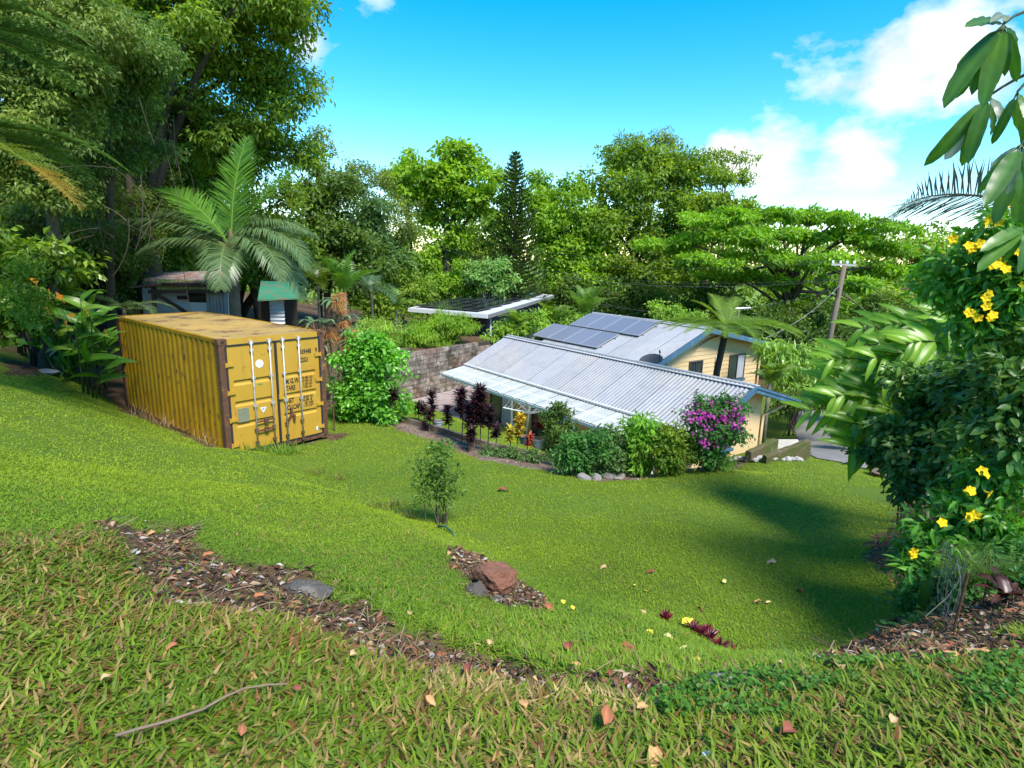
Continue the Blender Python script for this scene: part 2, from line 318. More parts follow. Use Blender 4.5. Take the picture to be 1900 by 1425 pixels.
# paved sheets
def sheet(name, P, lift, m, n=60):
    P = np.array(P); x0, y0 = P.min(0); x1, y1 = P.max(0)
    xx = np.linspace(x0, x1, n); yy = np.linspace(y0, y1, n); A, B = np.meshgrid(xx, yy)
    ins = inpoly(A.ravel(), B.ravel(), [tuple(p) for p in P]).reshape(A.shape); mb = MB()
    zz = gz(A, B)+lift
    F = [(j*n+i, j*n+i+1, (j+1)*n+i+1, (j+1)*n+i) for j in range(n-1) for i in range(n-1) if ins[j:j+2, i:i+2].any()]
    mb.add(np.stack([A, B, zz], -1).reshape(-1, 3), F); o = mb.build(name, m, smooth=True); return tag(o, kind='structure')
ASPH = mat('asphalt', (.17, .155, .14), .9, noise=[(1.2, 5, .4, .7, (.25, .235, .21), .7), (30, 4, .5, .7, (.12, .11, .10), .5)], bump=(90, .4, .01))
PAVE = mat('patio_paving', (.30, .24, .22), .9, noise=[(2.5, 5, .45, .65, (.20, .13, .11), .8), (12, 3, .5, .65, (.38, .34, .32), .5)])
sheet('driveway', DRIVE+[], .03, ASPH, 90)
sheet('patio', PATIO, .03, PAVE, 50)
def text_mesh(s, size, mono=1.0, squeeze=1.0):
    cu = bpy.data.curves.new('lettering', 'FONT'); cu.body = s; cu.size = size; cu.space_character = mono; cu.extrude = .0008; cu.offset = .0045 if size > .1 else .0018; cu.resolution_u = 3
    o = bpy.data.objects.new('tmp', cu); COL.objects.link(o); bpy.context.view_layer.update()
    me = bpy.data.meshes.new_from_object(o.evaluated_get(bpy.context.evaluated_depsgraph_get())); bpy.data.objects.remove(o)
    return me
# ------------------------------------------------------------------ shipping container
YEL = mat('yellow_paint', (.40, .215, .008), .5, noise=[(.9, 6, .42, .75, (.25, .125, .006), .9), (5, 8, .60, .68, (.12, .045, .015), .9), (3.5, 6, .52, .7, (.17, .10, .02), .55, (5, 5, .6)), (40, 4, .62, .7, (.07, .03, .015), .5)], bump=(6, .15, .02), spec=.35)
YELD = mat('door_yellow_paint', (.46, .265, .03), .48, noise=[(.8, 6, .45, .7, (.40, .20, .02), .7), (4.5, 8, .63, .70, (.15, .06, .02), .8), (3, 6, .56, .72, (.24, .13, .03), .6, (7, 7, .7))], spec=.35)
YELR = mat('roof_yellow_paint', (.30, .20, .065), .6, noise=[(1.1, 7, .50, .62, (.11, .055, .035), .9), (.7, 4, .45, .65, (.42, .25, .07), .6), (9, 6, .6, .68, (.10, .04, .025), .6, (9, 2.2, 3))], spec=.25)
RUST = mat('rusty_steel', (.10, .045, .025), .85, noise=[(6, 6, .5, .65, (.20, .08, .03), .7), (3, 5, .58, .7, (.45, .28, .05), .5)], bump=(20, .4, .02))
RUBB = mat('black_rubber', (.02, .02, .022), .7)
GALV = mat('galvanised_rod', (.50, .47, .43), .5, metal=.35, noise=[(5, 6, .5, .7, (.24, .17, .12), .6)])
WHT = mat('white_sticker', (.78, .78, .75), .6); GRN = mat('grey_plate', (.20, .20, .13), .6, noise=[(9, 5, .5, .7, (.10, .09, .06), .7)]); GPAINT = mat('green_smear', (.02, .30, .10), .6)
BLK = mat('black_lettering', (.018, .017, .015), .7, noise=[(22, 5, .55, .68, (.42, .27, .06), .7)])
CT = thing('shipping_container', (-6.008, 11.782, -4.387), 'weathered yellow steel shipping container sunk into the grass bank', 'container', rz=.8784)
CW, CLn, CH = 2.44, 6.06, 2.59
def cb(name, *boxes, m=YEL, par=CT):
    b = MB()
    for c, s in boxes: b.box(c, s)
    return b.build(name, m, par, world=False)
def corr_wall(name, x, sgn, y0, y1, z0, z1, m):
    b = MB(); pr = []; y = y0; k = 0; pitch = .278; dep = .022
    while y < y1-.01:
        for dy, dx in ((0, 0), (.072, 0), (.139, dep), (.211, dep)):
            if y+dy < y1: pr.append((y+dy, dx))
        y += pitch
    pr.append((y1, 0)); pr = np.array(pr); n = len(pr)
    V = np.concatenate([np.stack([x+sgn*pr[:, 1], pr[:, 0], np.full(n, z)], 1) for z in np.linspace(z0, z1, 2)])
    F = [(i, i+1, n+i+1, n+i) for i in range(n-1)]
    b.add(V, F); return b.build(name, m, CT, world=False)
corr_wall('side_wall', .035, 1, .16, CLn-.16, .15, CH-.09, YEL); corr_wall('side_wall', CW-.035, -1, .16, CLn-.16, .15, CH-.09, YEL)
b = MB(); pr = []; x = .16
while x < CW-.16:
    for dx, dy in ((0, 0), (.07, 0), (.12, -.04), (.19, -.04)):
        if x+dx < CW-.16: pr.append((x+dx, dy))
    x += .24
pr.append((CW-.16, 0)); pr = np.array(pr); n = len(pr)
b.add(np.concatenate([np.stack([pr[:, 0], CLn-.04+pr[:, 1], np.full(n, z)], 1) for z in (.15, CH-.09)]), [(i, i+1, n+i+1, n+i) for i in range(n-1)]); b.build('end_wall', YEL, CT, world=False)
b = MB(); pr = []; y = .2
while y < CLn-.2:
    for dy, dz in ((0, 0), (.07, 0), (.105, .02), (.175, .02)): pr.append((y+dy, dz))
    y += .21
pr = np.array([(.06, 0)]+[p for p in pr if p[0] < CLn-.1]+[(CLn-.06, 0)]); n = len(pr); xs_ = (.05, .18, CW-.18, CW-.05)
V = []
for i, xx in enumerate(xs_):
    dz = pr[:, 1] if i in (1, 2) else np.zeros(n)
    V.append(np.stack([np.full(n, xx), pr[:, 0], CH-.025+dz], 1))
b.add(np.concatenate(V), [(k*n+i, (k+1)*n+i, (k+1)*n+i+1, k*n+i+1) for k in range(3) for i in range(n-1)]); b.build('roof', YELR, CT, world=False)
for xx in (.07, CW-.07):
    cb('top_rail', ((xx, CLn/2, CH-.05), (.075, CLn-.34, .075)), m=YEL); cb('bottom_rail', ((xx, CLn/2, .09), (.06, CLn-.34, .15)), m=RUST)
for xx in (.075, CW-.075):
    for yy in (.075, CLn-.075): cb('corner_post', ((xx, yy, CH/2), (.145, .145, CH-.25)), m=RUST)
for zz in (.06, CH-.058):
    for xx in (.085, CW-.085):
        for yy in (.085, CLn-.085):
            c = cb('corner_casting', ((xx, yy, zz), (.178, .178, .118)), m=RUST)
            if yy < 1: cb('casting_hole', ((xx, -.004, zz), (.07, .006, .05)), m=RUBB, par=c)  # no real opening: black plate paints the shade inside the casting hole
cb('door_header', ((CW/2, .05, CH-.065), (CW-.36, .09, .115)), m=YELD); cb('door_sill', ((CW/2, .05, .07), (CW-.36, .09, .10)), m=RUST)
cb('end_header', ((CW/2, CLn-.05, CH-.06), (CW-.36, .08, .11)), m=YEL); cb('end_sill', ((CW/2, CLn-.05, .07), (CW-.36, .08, .11)), m=RUST)
cb('floor', ((CW/2, CLn/2, .15), (CW-.2, CLn-.2, .03)), m=RUST)
def door(x0, x1, rods, hx):
    z0, z1 = .14, CH-.155; gx0, gx1 = x0+.10, x1-.10
    pf = [(z0, 0)]
    for zc in (.74, 1.20, 1.66): pf += [(zc-.075, 0), (zc-.03, .035), (zc+.03, .035), (zc+.045, 0)]
    pf.append((z1, 0)); pf = np.array(pf); n = len(pf); b = MB()
    rows = [(x0, 0), (gx0, 0), (gx0+.015, 1), (gx1-.015, 1), (gx1, 0), (x1, 0)]
    V = np.concatenate([np.stack([np.full(n, xx), .012+k*pf[:, 1], pf[:, 0]], 1) for xx, k in rows])
    b.add(V, [(k*n+i, (k+1)*n+i, (k+1)*n+i+1, k*n+i+1) for k in range(5) for i in range(n-1)])
    b.box(((x0+x1)/2, .075, (z0+z1)/2), (x1-x0-.02, .03, z1-z0-.02))
    d = b.build('door', YELD, CT, world=False)
    g_ = MB(); t = .028
    for c, s in ((((x0+x1)/2, .02, z1+.016), (x1-x0+.06, .05, .034)), (((x0+x1)/2, .02, z0-.016), (x1-x0+.06, .05, .034)), ((hx+(-.02 if hx == x0 else .02), .02, (z0+z1)/2), (.04, .05, z1-z0))): g_.box(c, s)
    g_.build('gasket', RUBB, d, world=False)
    for fx in rods:
        xx = x0+fx*(x1-x0); r = MB(); r.tube([(xx, -.035, z0-.06), (xx, -.035, z1+.07)], .017, 8)
        rr = r.build('lock_rod', GALV, d, world=False, smooth=True)
        for zz in (z0-.03, z0+.12, .55, 1.10, 1.72, z1-.12, z1+.05):
            cb('rod_bracket', ((xx, -.022, zz), (.075, .05, .055 if zz != z1+.05 else .08)), m=GALV if zz > z1 else RUST if zz < .6 else GALV, par=d)
    for zz in (.30, .86, 1.45, 2.05):
        hh = MB(); hh.box((hx+(.035 if hx == x0 else -.035), -.012, zz), (.15, .03, .07)); hh.tube([(hx+(-.035 if hx == x0 else .035), -.012, zz-.05), (hx+(-.035 if hx == x0 else .035), -.012, zz+.05)], .02, 8)
        hh.build('hinge', YELD, d, world=False)
    return d, x0, x1
dl, *_ = door(.16, 1.195, (.49, .88), .16); dr, *_ = door(1.245, CW-.16, (.13, .50), CW-.16)
cb('centre_gasket', ((1.22, .005, 1.29), (.045, .05, 2.3)), m=RUBB)
for zz, xa in ((.72, .50), (.52, .50)):
    h = MB(); h.beam((.16+1.035*.49, -.05, zz), (.16+1.035*.88, -.05, zz+.02), .02, .035); h.box((.16+1.035*.70, -.05, zz+.01), (.09, .05, .09)); h.build('door_handle', RUST, dl, world=False)
h = MB(); h.beam((1.38, -.05, .62), (1.52, -.05, .80), .02, .035); h.box((1.56, -.03, .66), (.05, .05, .14)); h.box((1.50, -.03, .84), (.04, .05, .12)); h.build('door_handle', RUST, dr, world=False)
cb('latch_keeper', ((1.27, -.03, 1.20), (.10, .04, .11)), m=YELD, par=dr)
def disc(name, c, r, n, m, par, ang=0):
    b = MB(); a = np.arange(n)*2*math.pi/n+ang
    V = np.stack([c[0]+r*np.cos(a), np.full(n, c[1]), c[2]+r*np.sin(a)], 1); b.add(np.concatenate([V, V+np.array([0, .004, 0])]), [list(range(n))])
    b.F.setdefault(4, []).append(np.array([(i, n+i, n+(i+1) % n, (i+1) % n) for i in range(n)])); return b.build(name, m, par, world=False)
dc = disc('round_sticker', (.16+.68, .004, 2.0), .088, 20, WHT, dl); tag(dc, 'round white sticker')
bb = MB(); bb.tube([(.81, .002, 2.0), (.83, .002, 2.03), (.85, .002, 1.98), (.87, .002, 2.0)], .004, 4); bb.build('sticker_scribble', GPAINT, dc, world=False)
tr_ = disc('triangle_sticker', (.16+.70, .004, .98), .085, 3, WHT, dl, -math.pi/2); tag(tr_, 'white downward triangle sticker')
disc('triangle_mark', (.16+.70, .001, .985), .045, 3, GALV, tr_, -math.pi/2)
pl = cb('data_plate', ((.42, .006, .93), (.235, .012, .30)), m=GRN, par=dl); tag(pl, 'grey green riveted data plate')
cb('paint_smear', ((.83, .006, 1.55), (.09, .004, .022)), m=GPAINT, par=dl)
disc('round_sticker', (2.18, .004, .27), .055, 16, WHT, dr)
def lett(s, x, z, size, sp=1.0, m=BLK):
    me = text_mesh(s, size, sp); me.transform(Matrix.Diagonal((.62 if size > .1 else .78, 1, 1, 1))); me.transform(Matrix.Rotation(math.pi/2, 4, 'X')); put('lettering', me, m, dr, loc=(x, .0075, z))
lett('369448', 1.80, 2.10, .155, 1.0); lett('9', 2.195, 2.10, .155); lett('22G1', 1.80, 1.91, .155, 1.0)
lett('M. G. W.', 1.42, 1.46, .155, .92); lett('TARE', 1.42, 1.30, .155, 1.0); lett('NET', 1.42, 1.01, .155, 1.0); lett('CU.CAP.', 1.42, .85, .155, .93)
for i, s in enumerate(('30 480  KG', '67 200  LB', ' 2 230  KG', ' 4 920  LB')): lett(s, 1.83, 1.515-i*.072, .075, .95)
for i, s in enumerate(('28 250  KG', '62 280  LB', '   33.2  CU.M', '1 172  CU.FT')): lett(s, 1.83, 1.065-i*.072, .075, .9 if i < 2 else .8)
# rust scars and stencilled marks down the long side, slightly proud
dbm = MB(); r_ = random.Random(4)
for i in range(46):
    y = r_.uniform(.3, 5.6); z = r_.uniform(.35, 2.2); s = r_.uniform(.012, .05)
    n = 7; a = np.arange(n)*2*math.pi/n; rr = s*np.array([r_.uniform(.5, 1.3) for _ in range(n)])
    ph = ((y-.16) % .278); xo = .035+(.022 if .139 <= ph < .211 else 0 if ph < .072 else .022*(ph-.072)/.067 if ph < .139 else .022*(.278-ph)/.067)
    dbm.add(np.stack([np.full(n, xo-.004), y+rr*np.cos(a), z+rr*np.sin(a)*1.5], 1), [list(range(n))])
tag(dbm.build('rust_scar', RUST, CT, world=False), kind='stuff')
# ------------------------------------------------------------------ roofing sheets
def roof_sheets(parent, name, P, a0, a1, w0, z0, w1, z1, m, cover=.762, pitch=.127, amp=.016, sub=6, thick=True):
    n = max(1, round((a1-a0)/cover)); cw = (a1-a0)/n; res = []
    slope = np.array([w1-w0, z1-z0]); nl = np.array([-slope[1], slope[0]])/np.linalg.norm(slope)
    if nl[1] < 0: nl = -nl
    k = int(round(cw/pitch))*sub+1; s = np.linspace(0, cw+.03, k); off = amp*np.cos(2*math.pi*s/pitch)
    b = MB(); V = []
    for (ww, zz) in ((w0, z0), ((w0+w1)/2, (z0+z1)/2-.004), (w1, z1)):
        V.append(s[:, None]*HD+(ww+off*nl[0])[:, None]*HN+(zz+off*nl[1])[:, None]*np.array([0, 0, 1.]))
    b.add(np.concatenate(V), [(j*k+i, j*k+i+1, (j+1)*k+i+1, (j+1)*k+i) for j in range(2) for i in range(k-1)])
    me = b.data(name, True); base = WL[parent.name]
    for i in range(n):
        o = put(name, me, m, parent, loc=P+HD*(a0+i*cw)-base+np.array([0, 0, .003*(i % 2)])); res.append(o)
    return res
ROOF = mat('aged_roof_sheet', (.37, .36, .36), .42, metal=.25, objrand=.07, noise=[(.5, 5, .45, .7, (.48, .42, .35), .6), (3, 6, .45, .7, (.29, .29, .30), .6), (14, 5, .62, .72, (.24, .21, .19), .5)], spec=.4)
POLY = mat('translucent_awning_sheet', (.72, .74, .72), .45, alpha=.80, trans=.35, objrand=.04, spec=.4)
RIDGE = mat('ridge_metal', (.58, .57, .56), .5, metal=.3, noise=[(4, 5, .5, .7, (.35, .32, .3), .5)])
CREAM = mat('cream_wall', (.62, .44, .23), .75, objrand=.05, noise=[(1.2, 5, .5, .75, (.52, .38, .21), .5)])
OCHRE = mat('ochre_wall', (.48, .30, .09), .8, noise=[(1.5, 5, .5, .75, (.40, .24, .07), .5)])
BLUE = mat('blue_fascia_paint', (.05, .12, .19), .5, noise=[(3, 5, .5, .7, (.12, .22, .30), .5)])
WFR = mat('dark_window_frame', (.05, .045, .045), .5); GLS = mat('window_glass', (.025, .035, .045), .06, spec=.8); CURT = mat('pale_curtain', (.35, .36, .40), .9)
WHP = mat('white_paint', (.74, .74, .72), .55, noise=[(3, 5, .55, .75, (.5, .48, .44), .5)])
MOSS = mat('mossy_concrete', (.11, .085, .04), .95, noise=[(2.2, 6, .42, .62, (.065, .085, .012), .9), (5, 5, .55, .7, (.24, .21, .16), .5)], bump=(18, .6, .03))
CONC = mat('pale_concrete', (.46, .42, .35), .9, noise=[(3, 5, .45, .7, (.33, .28, .2), .6)])
def hb(b, P, a0, a1, w0, w1, z0, z1):
    c = hp(P, (a0+a1)/2, (w0+w1)/2, (z0+z1)/2); b.box(c, (abs(a1-a0), abs(w1-w0), abs(z1-z0)), np.stack([HD, HN, np.array([0, 0, 1.])], 1)); return b
def hbeam(b, P, q0, q1, wd, ht): b.beam(hp(P, *q0), hp(P, *q1), wd, ht); return b
def gable(parent, name, P, a, prof, z0, thick, m):
    """pentagon wall across the house at a; prof = [(w,z)...] along the top"""
    b = MB(); pts = [(prof[0][0], z0)]+list(prof)+[(prof[-1][0], z0)]; n = len(pts)
    V = [hp(P, a, x, z) for x, z in pts]+[hp(P, a+thick, x, z) for x, z in pts]
    b.add(V, [list(range(n))]); b.F.setdefault(n, []).append(np.array([list(range(n, 2*n))[::-1]]))
    b.F.setdefault(4, []).append(np.array([(i, n+i, n+(i+1) % n, (i+1) % n) for i in range(n)])); return b.build(name, m, parent)
# low house
LH = thing('low_house', (*LR[:2], -6.15), 'long low cream house with pale corrugated roof and clear awning', 'house')
fw, fz, bw, bz = 2.01, -.97, -2.37, -.64
roof_sheets(LH, 'roof_sheet', LR, -.05, LLEN, .04, 0, fw+.06, fz-.028, ROOF)
roof_sheets(LH, 'roof_sheet', LR, -.05, LLEN, -.04, 0, bw, bz, ROOF)
b = MB(); hbeam(b, LR, (-.08, .09, -.022), (LLEN+.03, .09, -.022), .2, .016); hbeam(b, LR, (-.08, -.09, .0), (LLEN+.03, -.09, .0), .2, .016); b.tube([hp(LR, -.08, 0, .03), hp(LR, LLEN+.03, 0, .03)], .03, 6); b.build('ridge_cap', RIDGE, LH)
roof_sheets(LH, 'awning_sheet', LR, 1.15, LLEN+.02, fw-.05, fz-.055, 3.05, -1.19-.03, POLY, cover=.78, amp=.010, sub=4)
for i in range(14):
    a = 1.15+i*(LLEN-1.15)/13; b = MB(); hbeam(b, LR, (a, fw, fz-.12), (a, 3.02, -1.27), .05, .07); b.build('awning_rafter', WHP, LH)
b = MB(); hbeam(b, LR, (1.1, fw, fz-.012), (LLEN+.03, fw, fz-.012), .10, .05); b.build('awning_flashing', WHP, LH)
b = MB(); hbeam(b, LR, (1.1, 3.0, -1.315), (LLEN+.03, 3.0, -1.315), .05, .08); b.build('awning_beam', WHP, LH)
b = MB(); hbeam(b, LR, (1.1, 2.5, -1.16), (LLEN+.03, 2.5, -1.16), .05, .05); b.build('awning_purlin', WHP, LH)
for a in (1.3, 4.4, 7.5, 10.6):
    b = MB(); hbeam(b, LR, (a, 2.15, -1.12), (a, 2.15, -3.1), .07, .07); b.build('awning_post', WHP, LH)
wf, wb = 1.72, -1.26
zt = lambda w: (fz/fw*w if w > 0 else bz/bw*w)-.07
gable(LH, 'gable_wall', LR, .42, [(wf, zt(wf)), (0, zt(0)), (wb, zt(wb))], -3.05, .12, CREAM)
gable(LH, 'gable_wall', LR, LLEN-.5, [(wf, zt(wf)), (0, zt(0)), (wb, zt(wb))], -3.05, .12, CREAM)
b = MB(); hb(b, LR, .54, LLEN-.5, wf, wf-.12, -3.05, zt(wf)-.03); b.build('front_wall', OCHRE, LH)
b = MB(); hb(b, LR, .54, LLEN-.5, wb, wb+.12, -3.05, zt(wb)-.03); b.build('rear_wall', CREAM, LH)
for s, (w1_, z1_) in ((1, (fw+.03, fz-.11)), (-1, (bw, bz-.1))):
    b = MB(); hbeam(b, LR, (-.07, 0, -.075), (-.07, w1_, z1_), .035, .17); b.build('barge_board', BLUE, LH)
    b = MB(); hbeam(b, LR, (-.10, 0, -.02), (-.10, w1_, z1_+.055), .03, .06); b.build('barge_capping', BLUE, LH)
    b = MB(); hbeam(b, LR, (.18, .02*s, -.10), (.18, w1_*.97, z1_*.97-.0), .46, .015); b.build('soffit', CREAM, LH)
b = MB(); hbeam(b, LR, (-.05, bw-.05, bz-.08), (LLEN, bw-.05, bz-.08), .11, .11); b.build('gutter', BLUE, LH)
b = MB(); b.tube([hp(LR, .2, bw+.02, bz-.12), hp(LR, .3, -1.9, bz-.28), hp(LR, .38, wb-.06, bz-.42), hp(LR, .38, wb-.06, -3.0)], .04, 8); b.build('downpipe', CREAM, LH, smooth=True)
def window(parent, P, a, w0, w1, z0, z1, axis_='w', panes=2, sill=None, curtain=False):
    """opening in a wall; axis_ 'w' lies across the house (on a gable, facing -a), 'a' along it (facing +w)"""
    f = MB(); fr = .045
    def q(lo, hi, zl, zh, d0, d1):
        return hb(f, P, a+d0, a+d1, lo, hi, zl, zh) if axis_ == 'w' else hb(f, P, lo, hi, a+d0, a+d1, zl, zh)
    sg = -1 if axis_ == 'w' else 1
    q(w0, w1, z0, z0+fr, 0, sg*.05); q(w0, w1, z1-fr, z1, 0, sg*.05); q(w0, w0+fr, z0+fr, z1-fr, 0, sg*.05); q(w1-fr, w1, z0+fr, z1-fr, 0, sg*.05)
    for i in range(1, panes): m = w0+(w1-w0)*i/panes; q(m-.02, m+.02, z0+fr, z1-fr, 0, sg*.045)
    wdw = f.build('window', WFR, parent)
    for i in range(panes):
        lo = w0+(w1-w0)*i/panes+.03; hi = w0+(w1-w0)*(i+1)/panes-.03; f = MB(); q(lo, hi, z0+fr+.002, z1-fr-.002, sg*.012, sg*.022); f.build('pane', CURT if (curtain and i == 0) else GLS, wdw)
    if sill: f = MB(); q(w0-.05, w1+.05, z0-.09, z0-.003, 0, sg*.10); f.build('sill', sill, wdw)
window(LH, LR, .42, .12, .75, -1.75, -.95, 'w', 1, BLUE)
for (a0_, a1_) in ((2.2, 3.6), (5.0, 6.9), (8.0, 9.4)): window(LH, LR, wf, a0_, a1_, -3.0, -1.45, 'a', 2, None, True)
# upper house
UH = thing('upper_house', (*UR[:2], -6.4), 'cream weatherboard house with solar panels on its grey corrugated roof', 'house')
ufw, ufz, ubw, ubz = 3.0, -1.12, -5.34, -1.0
roof_sheets(UH, 'roof_sheet', UR, -.05, ULEN, .04, 0, ufw, ufz, ROOF); roof_sheets(UH, 'roof_sheet', UR, -.05, ULEN, -.04, 0, ubw, ubz, ROOF)
b = MB(); hbeam(b, UR, (-.08, .09, -.015), (ULEN+.03, .09, -.015), .2, .016); hbeam(b, UR, (-.08, -.09, .0), (ULEN+.03, -.09, .0), .2, .016); b.tube([hp(UR, -.08, 0, .03), hp(UR, ULEN+.03, 0, .03)], .03, 6); b.build('ridge_cap', RIDGE, UH)
ut = lambda w: (ufz/ufw*w if w > 0 else ubz/ubw*w)-.08
uf_, ub_ = 2.7, -4.23
for a in (.45, ULEN-.5): gable(UH, 'gable_wall', UR, a, [(uf_, ut(uf_)), (0, ut(0)), (ub_, ut(ub_))], -4.0, .12, CREAM)
b = MB(); hb(b, UR, .57, ULEN-.5, uf_, uf_-.12, -4.0, ut(uf_)-.03); b.build('front_wall', CREAM, UH)
b = MB(); hb(b, UR, .57, ULEN-.5, ub_, ub_+.12, -4.0, ut(ub_)-.03); b.build('rear_wall', CREAM, UH)
z = -4.0
while z < -.2:                                             # weatherboards on the gable, each its own board
    z1_ = z+.17
    hiw = uf_; low = ub_
    if z1_ > ut(uf_): hiw = min(uf_, (z1_+.08)/(ufz/ufw))
    if z1_ > ut(ub_): low = max(ub_, (z1_+.08)/(ubz/ubw))
    if hiw > low+.15:
        b = MB(); q = [(.448, low, z), (.448, hiw, z), (.448, hiw, z1_-.006), (.448, low, z1_-.006), (.425, low, z), (.425, hiw, z), (.441, hiw, z1_-.006), (.441, low, z1_-.006)]
        b.add([hp(UR, *c) for c in q], [(4, 5, 6, 7), (0, 3, 2, 1), (0, 1, 5, 4), (2, 3, 7, 6), (0, 4, 7, 3), (1, 2, 6, 5)]); b.build('weatherboard', CREAM, UH)
    z += .17
for s, (w1_, z1_) in ((1, (ufw+.03, ufz-.11)), (-1, (ubw, ubz-.1))):
    b = MB(); hbeam(b, UR, (-.07, 0, -.085), (-.07, w1_, z1_), .035, .18); b.build('barge_board', BLUE, UH)
    b = MB(); hbeam(b, UR, (.18, .02*s, -.11), (.18, w1_*.97, z1_*.98), .46, .015); b.build('soffit', CREAM, UH)
b = MB(); hbeam(b, UR, (-.05, ubw-.05, ubz-.08), (ULEN, ubw-.05, ubz-.08), .11, .11); b.build('gutter', BLUE, UH)
window(UH, UR, .425, -3.25, -2.15, -2.30, -1.25, 'w', 2, BLUE, True); window(UH, UR, .425, -.36, .46, -1.98, -1.30, 'w', 2)
b = MB(); b.tube([hp(UR, .38, -1.2, -1.2), hp(UR, .38, -1.25, -4)], .035, 8); b.build('downpipe', WHP, UH, smooth=True)
b = MB(); b.tube([hp(UR, .38, 1.75, -.95), hp(UR, .38, 1.75, -4)], .025, 8); b.build('vent_pipe', WHP, UH, smooth=True)
b = MB(); b.tube([hp(UR, .35, ub_-.05, ubz-.2), hp(UR, .35, ub_-.05, -4)], .04, 8); b.build('downpipe', CREAM, UH, smooth=True)
# solar panels on the upper house
CELL = mat('solar_glass', (.16, .165, .20), .3, spec=.7, objrand=.08, noise=[(1.5, 3, .45, .7, (.16, .17, .21), .6)]); ALU = mat('aluminium_frame', (.55, .55, .56), .4, metal=.7)
CELLD = mat('dark_solar_glass', (.012, .014, .020), .10, spec=.8)
def solar_meshes(wd, ht):
    f = MB()
    for c, s in (((wd/2, .015, 0), (wd, .03, .035)), ((wd/2, ht-.015, 0), (wd, .03, .035)), ((.015, ht/2, 0), (.03, ht-.06, .035)), ((wd-.015, ht/2, 0), (.03, ht-.06, .035))): f.box(c, s)
    g_ = MB(); g_.box((wd/2, ht/2, .0), (wd-.061, ht-.061, .022)); return f.data('panel_frame'), g_.data('panel_glass')
sf, sg_ = solar_meshes(.99, 1.3)
sl_ = unit(np.array([ufw, ufz])); yv = HN*sl_[0]+np.array([0, 0, 1.])*sl_[1]; xv = HD; zv = np.cross(xv, yv)
if zv[2] < 0: zv = -zv
def panel(P, xv, yv, zv, fm, gm_, glass, label, group, fmat=None):
    t = thing('solar_panel', P, label, 'solar panel', group); t.matrix_world = M4(P, xv, yv, zv); WL[t.name] = np.zeros(3)
    put('panel_frame', fm, fmat or ALU, t, loc=(0, 0, 0)); put('panel_glass', gm_, glass, t, loc=(0, 0, 0))
for rowi, (w0_, a0_, lab) in enumerate(((.22, 2.1, 'grey blue solar panel in the row just below the upper roof ridge'), (1.55, 3.0, 'grey blue solar panel in the lower row on the grey corrugated roof'))):
    for i in range(4):
        zz = ufz/ufw*w0_; P = hp(UR, a0_+i*1.0, w0_, zz)+zv*.09
        panel(P, xv*1.0, yv, zv, sf, sg_, CELL, lab, 'solar panels on the upper house, row %s' % ('at the ridge' if rowi == 0 else 'below'))
    for wq in (w0_+.25, w0_+1.0):
        b = MB(); b.beam(hp(UR, a0_-.05, wq, ufz/ufw*wq)+zv*.045, hp(UR, a0_+4.05, wq, ufz/ufw*wq)+zv*.045, .04, .055); b.build('panel_rail', ALU, UH)
# satellite dish on the ridge of the low house
DKM = mat('dark_dish', (.05, .055, .06), .6)
P = Dy(1212, 682, 19.6); DS = thing('satellite_dish', P-np.array([0, 0, .25]), 'dark grey satellite dish on tripod struts above the low roof ridge', 'satellite dish')
b = MB(); nrm = unit(np.array([-.35, -.35, .95])); sx = unit(np.cross(nrm, (0, 0, 1))); sy = np.cross(sx, nrm); V = []; C0 = P+np.array([-.08, 0, .22])
for j in range(6):
    r = .36*j/5; a = np.arange(20)*2*math.pi/20
    V.append(C0+(r*np.cos(a))[:, None]*sx*1.15+(r*np.sin(a))[:, None]*sy+nrm*(.5*r*r))
b.add(np.concatenate(V), [(j*20+i, j*20+(i+1) % 20, (j+1)*20+(i+1) % 20, (j+1)*20+i) for j in range(5) for i in range(20)]); b.build('dish', DKM, DS, smooth=True)
b = MB(); b.tube([C0-sx*.3+nrm*.02, C0-sx*.42+nrm*.42], .012, 5); b.tube([C0-sx*.42+nrm*.40, C0-sx*.42+nrm*.50], .03, 6); b.build('feed_arm', DKM, DS)
b = MB(); b.tube([P+np.array([.02, 0, -.28]), C0], .022, 6); b.build('mast', DKM, DS)
for dx, dy in ((-.3, -.15), (.32, -.1), (.1, .3)):
    b = MB(); b.tube([P+np.array([0, 0, .06]), P+np.array([dx, dy, -.27])], .012, 5); b.build('strut', ALU, DS)
# tv antenna behind the tree fern
P = Dy(1372, 573, 24.5); TA = thing('tv_antenna', P+np.array([0, 0, -.9]), 'grey comb shaped television antenna on a pole behind the tree fern', 'antenna')
b = MB(); b.tube([P+np.array([0, 0, -.9]), P+np.array([0, 0, .02])], .018, 6); b.build('mast', ALU, TA)
b = MB(); b.tube([P+np.array([-.42, 0, 0]), P+np.array([.45, 0, .06])], .014, 6); b.build('boom', ALU, TA)
for i in range(11):
    q = P+np.array([-.36+i*.078, 0, .004+i*.0055]); b = MB(); b.tube([q-np.array([.03, .22, .05]), q+np.array([.03, .22, .05])], .007, 4); b.build('element', ALU, TA)
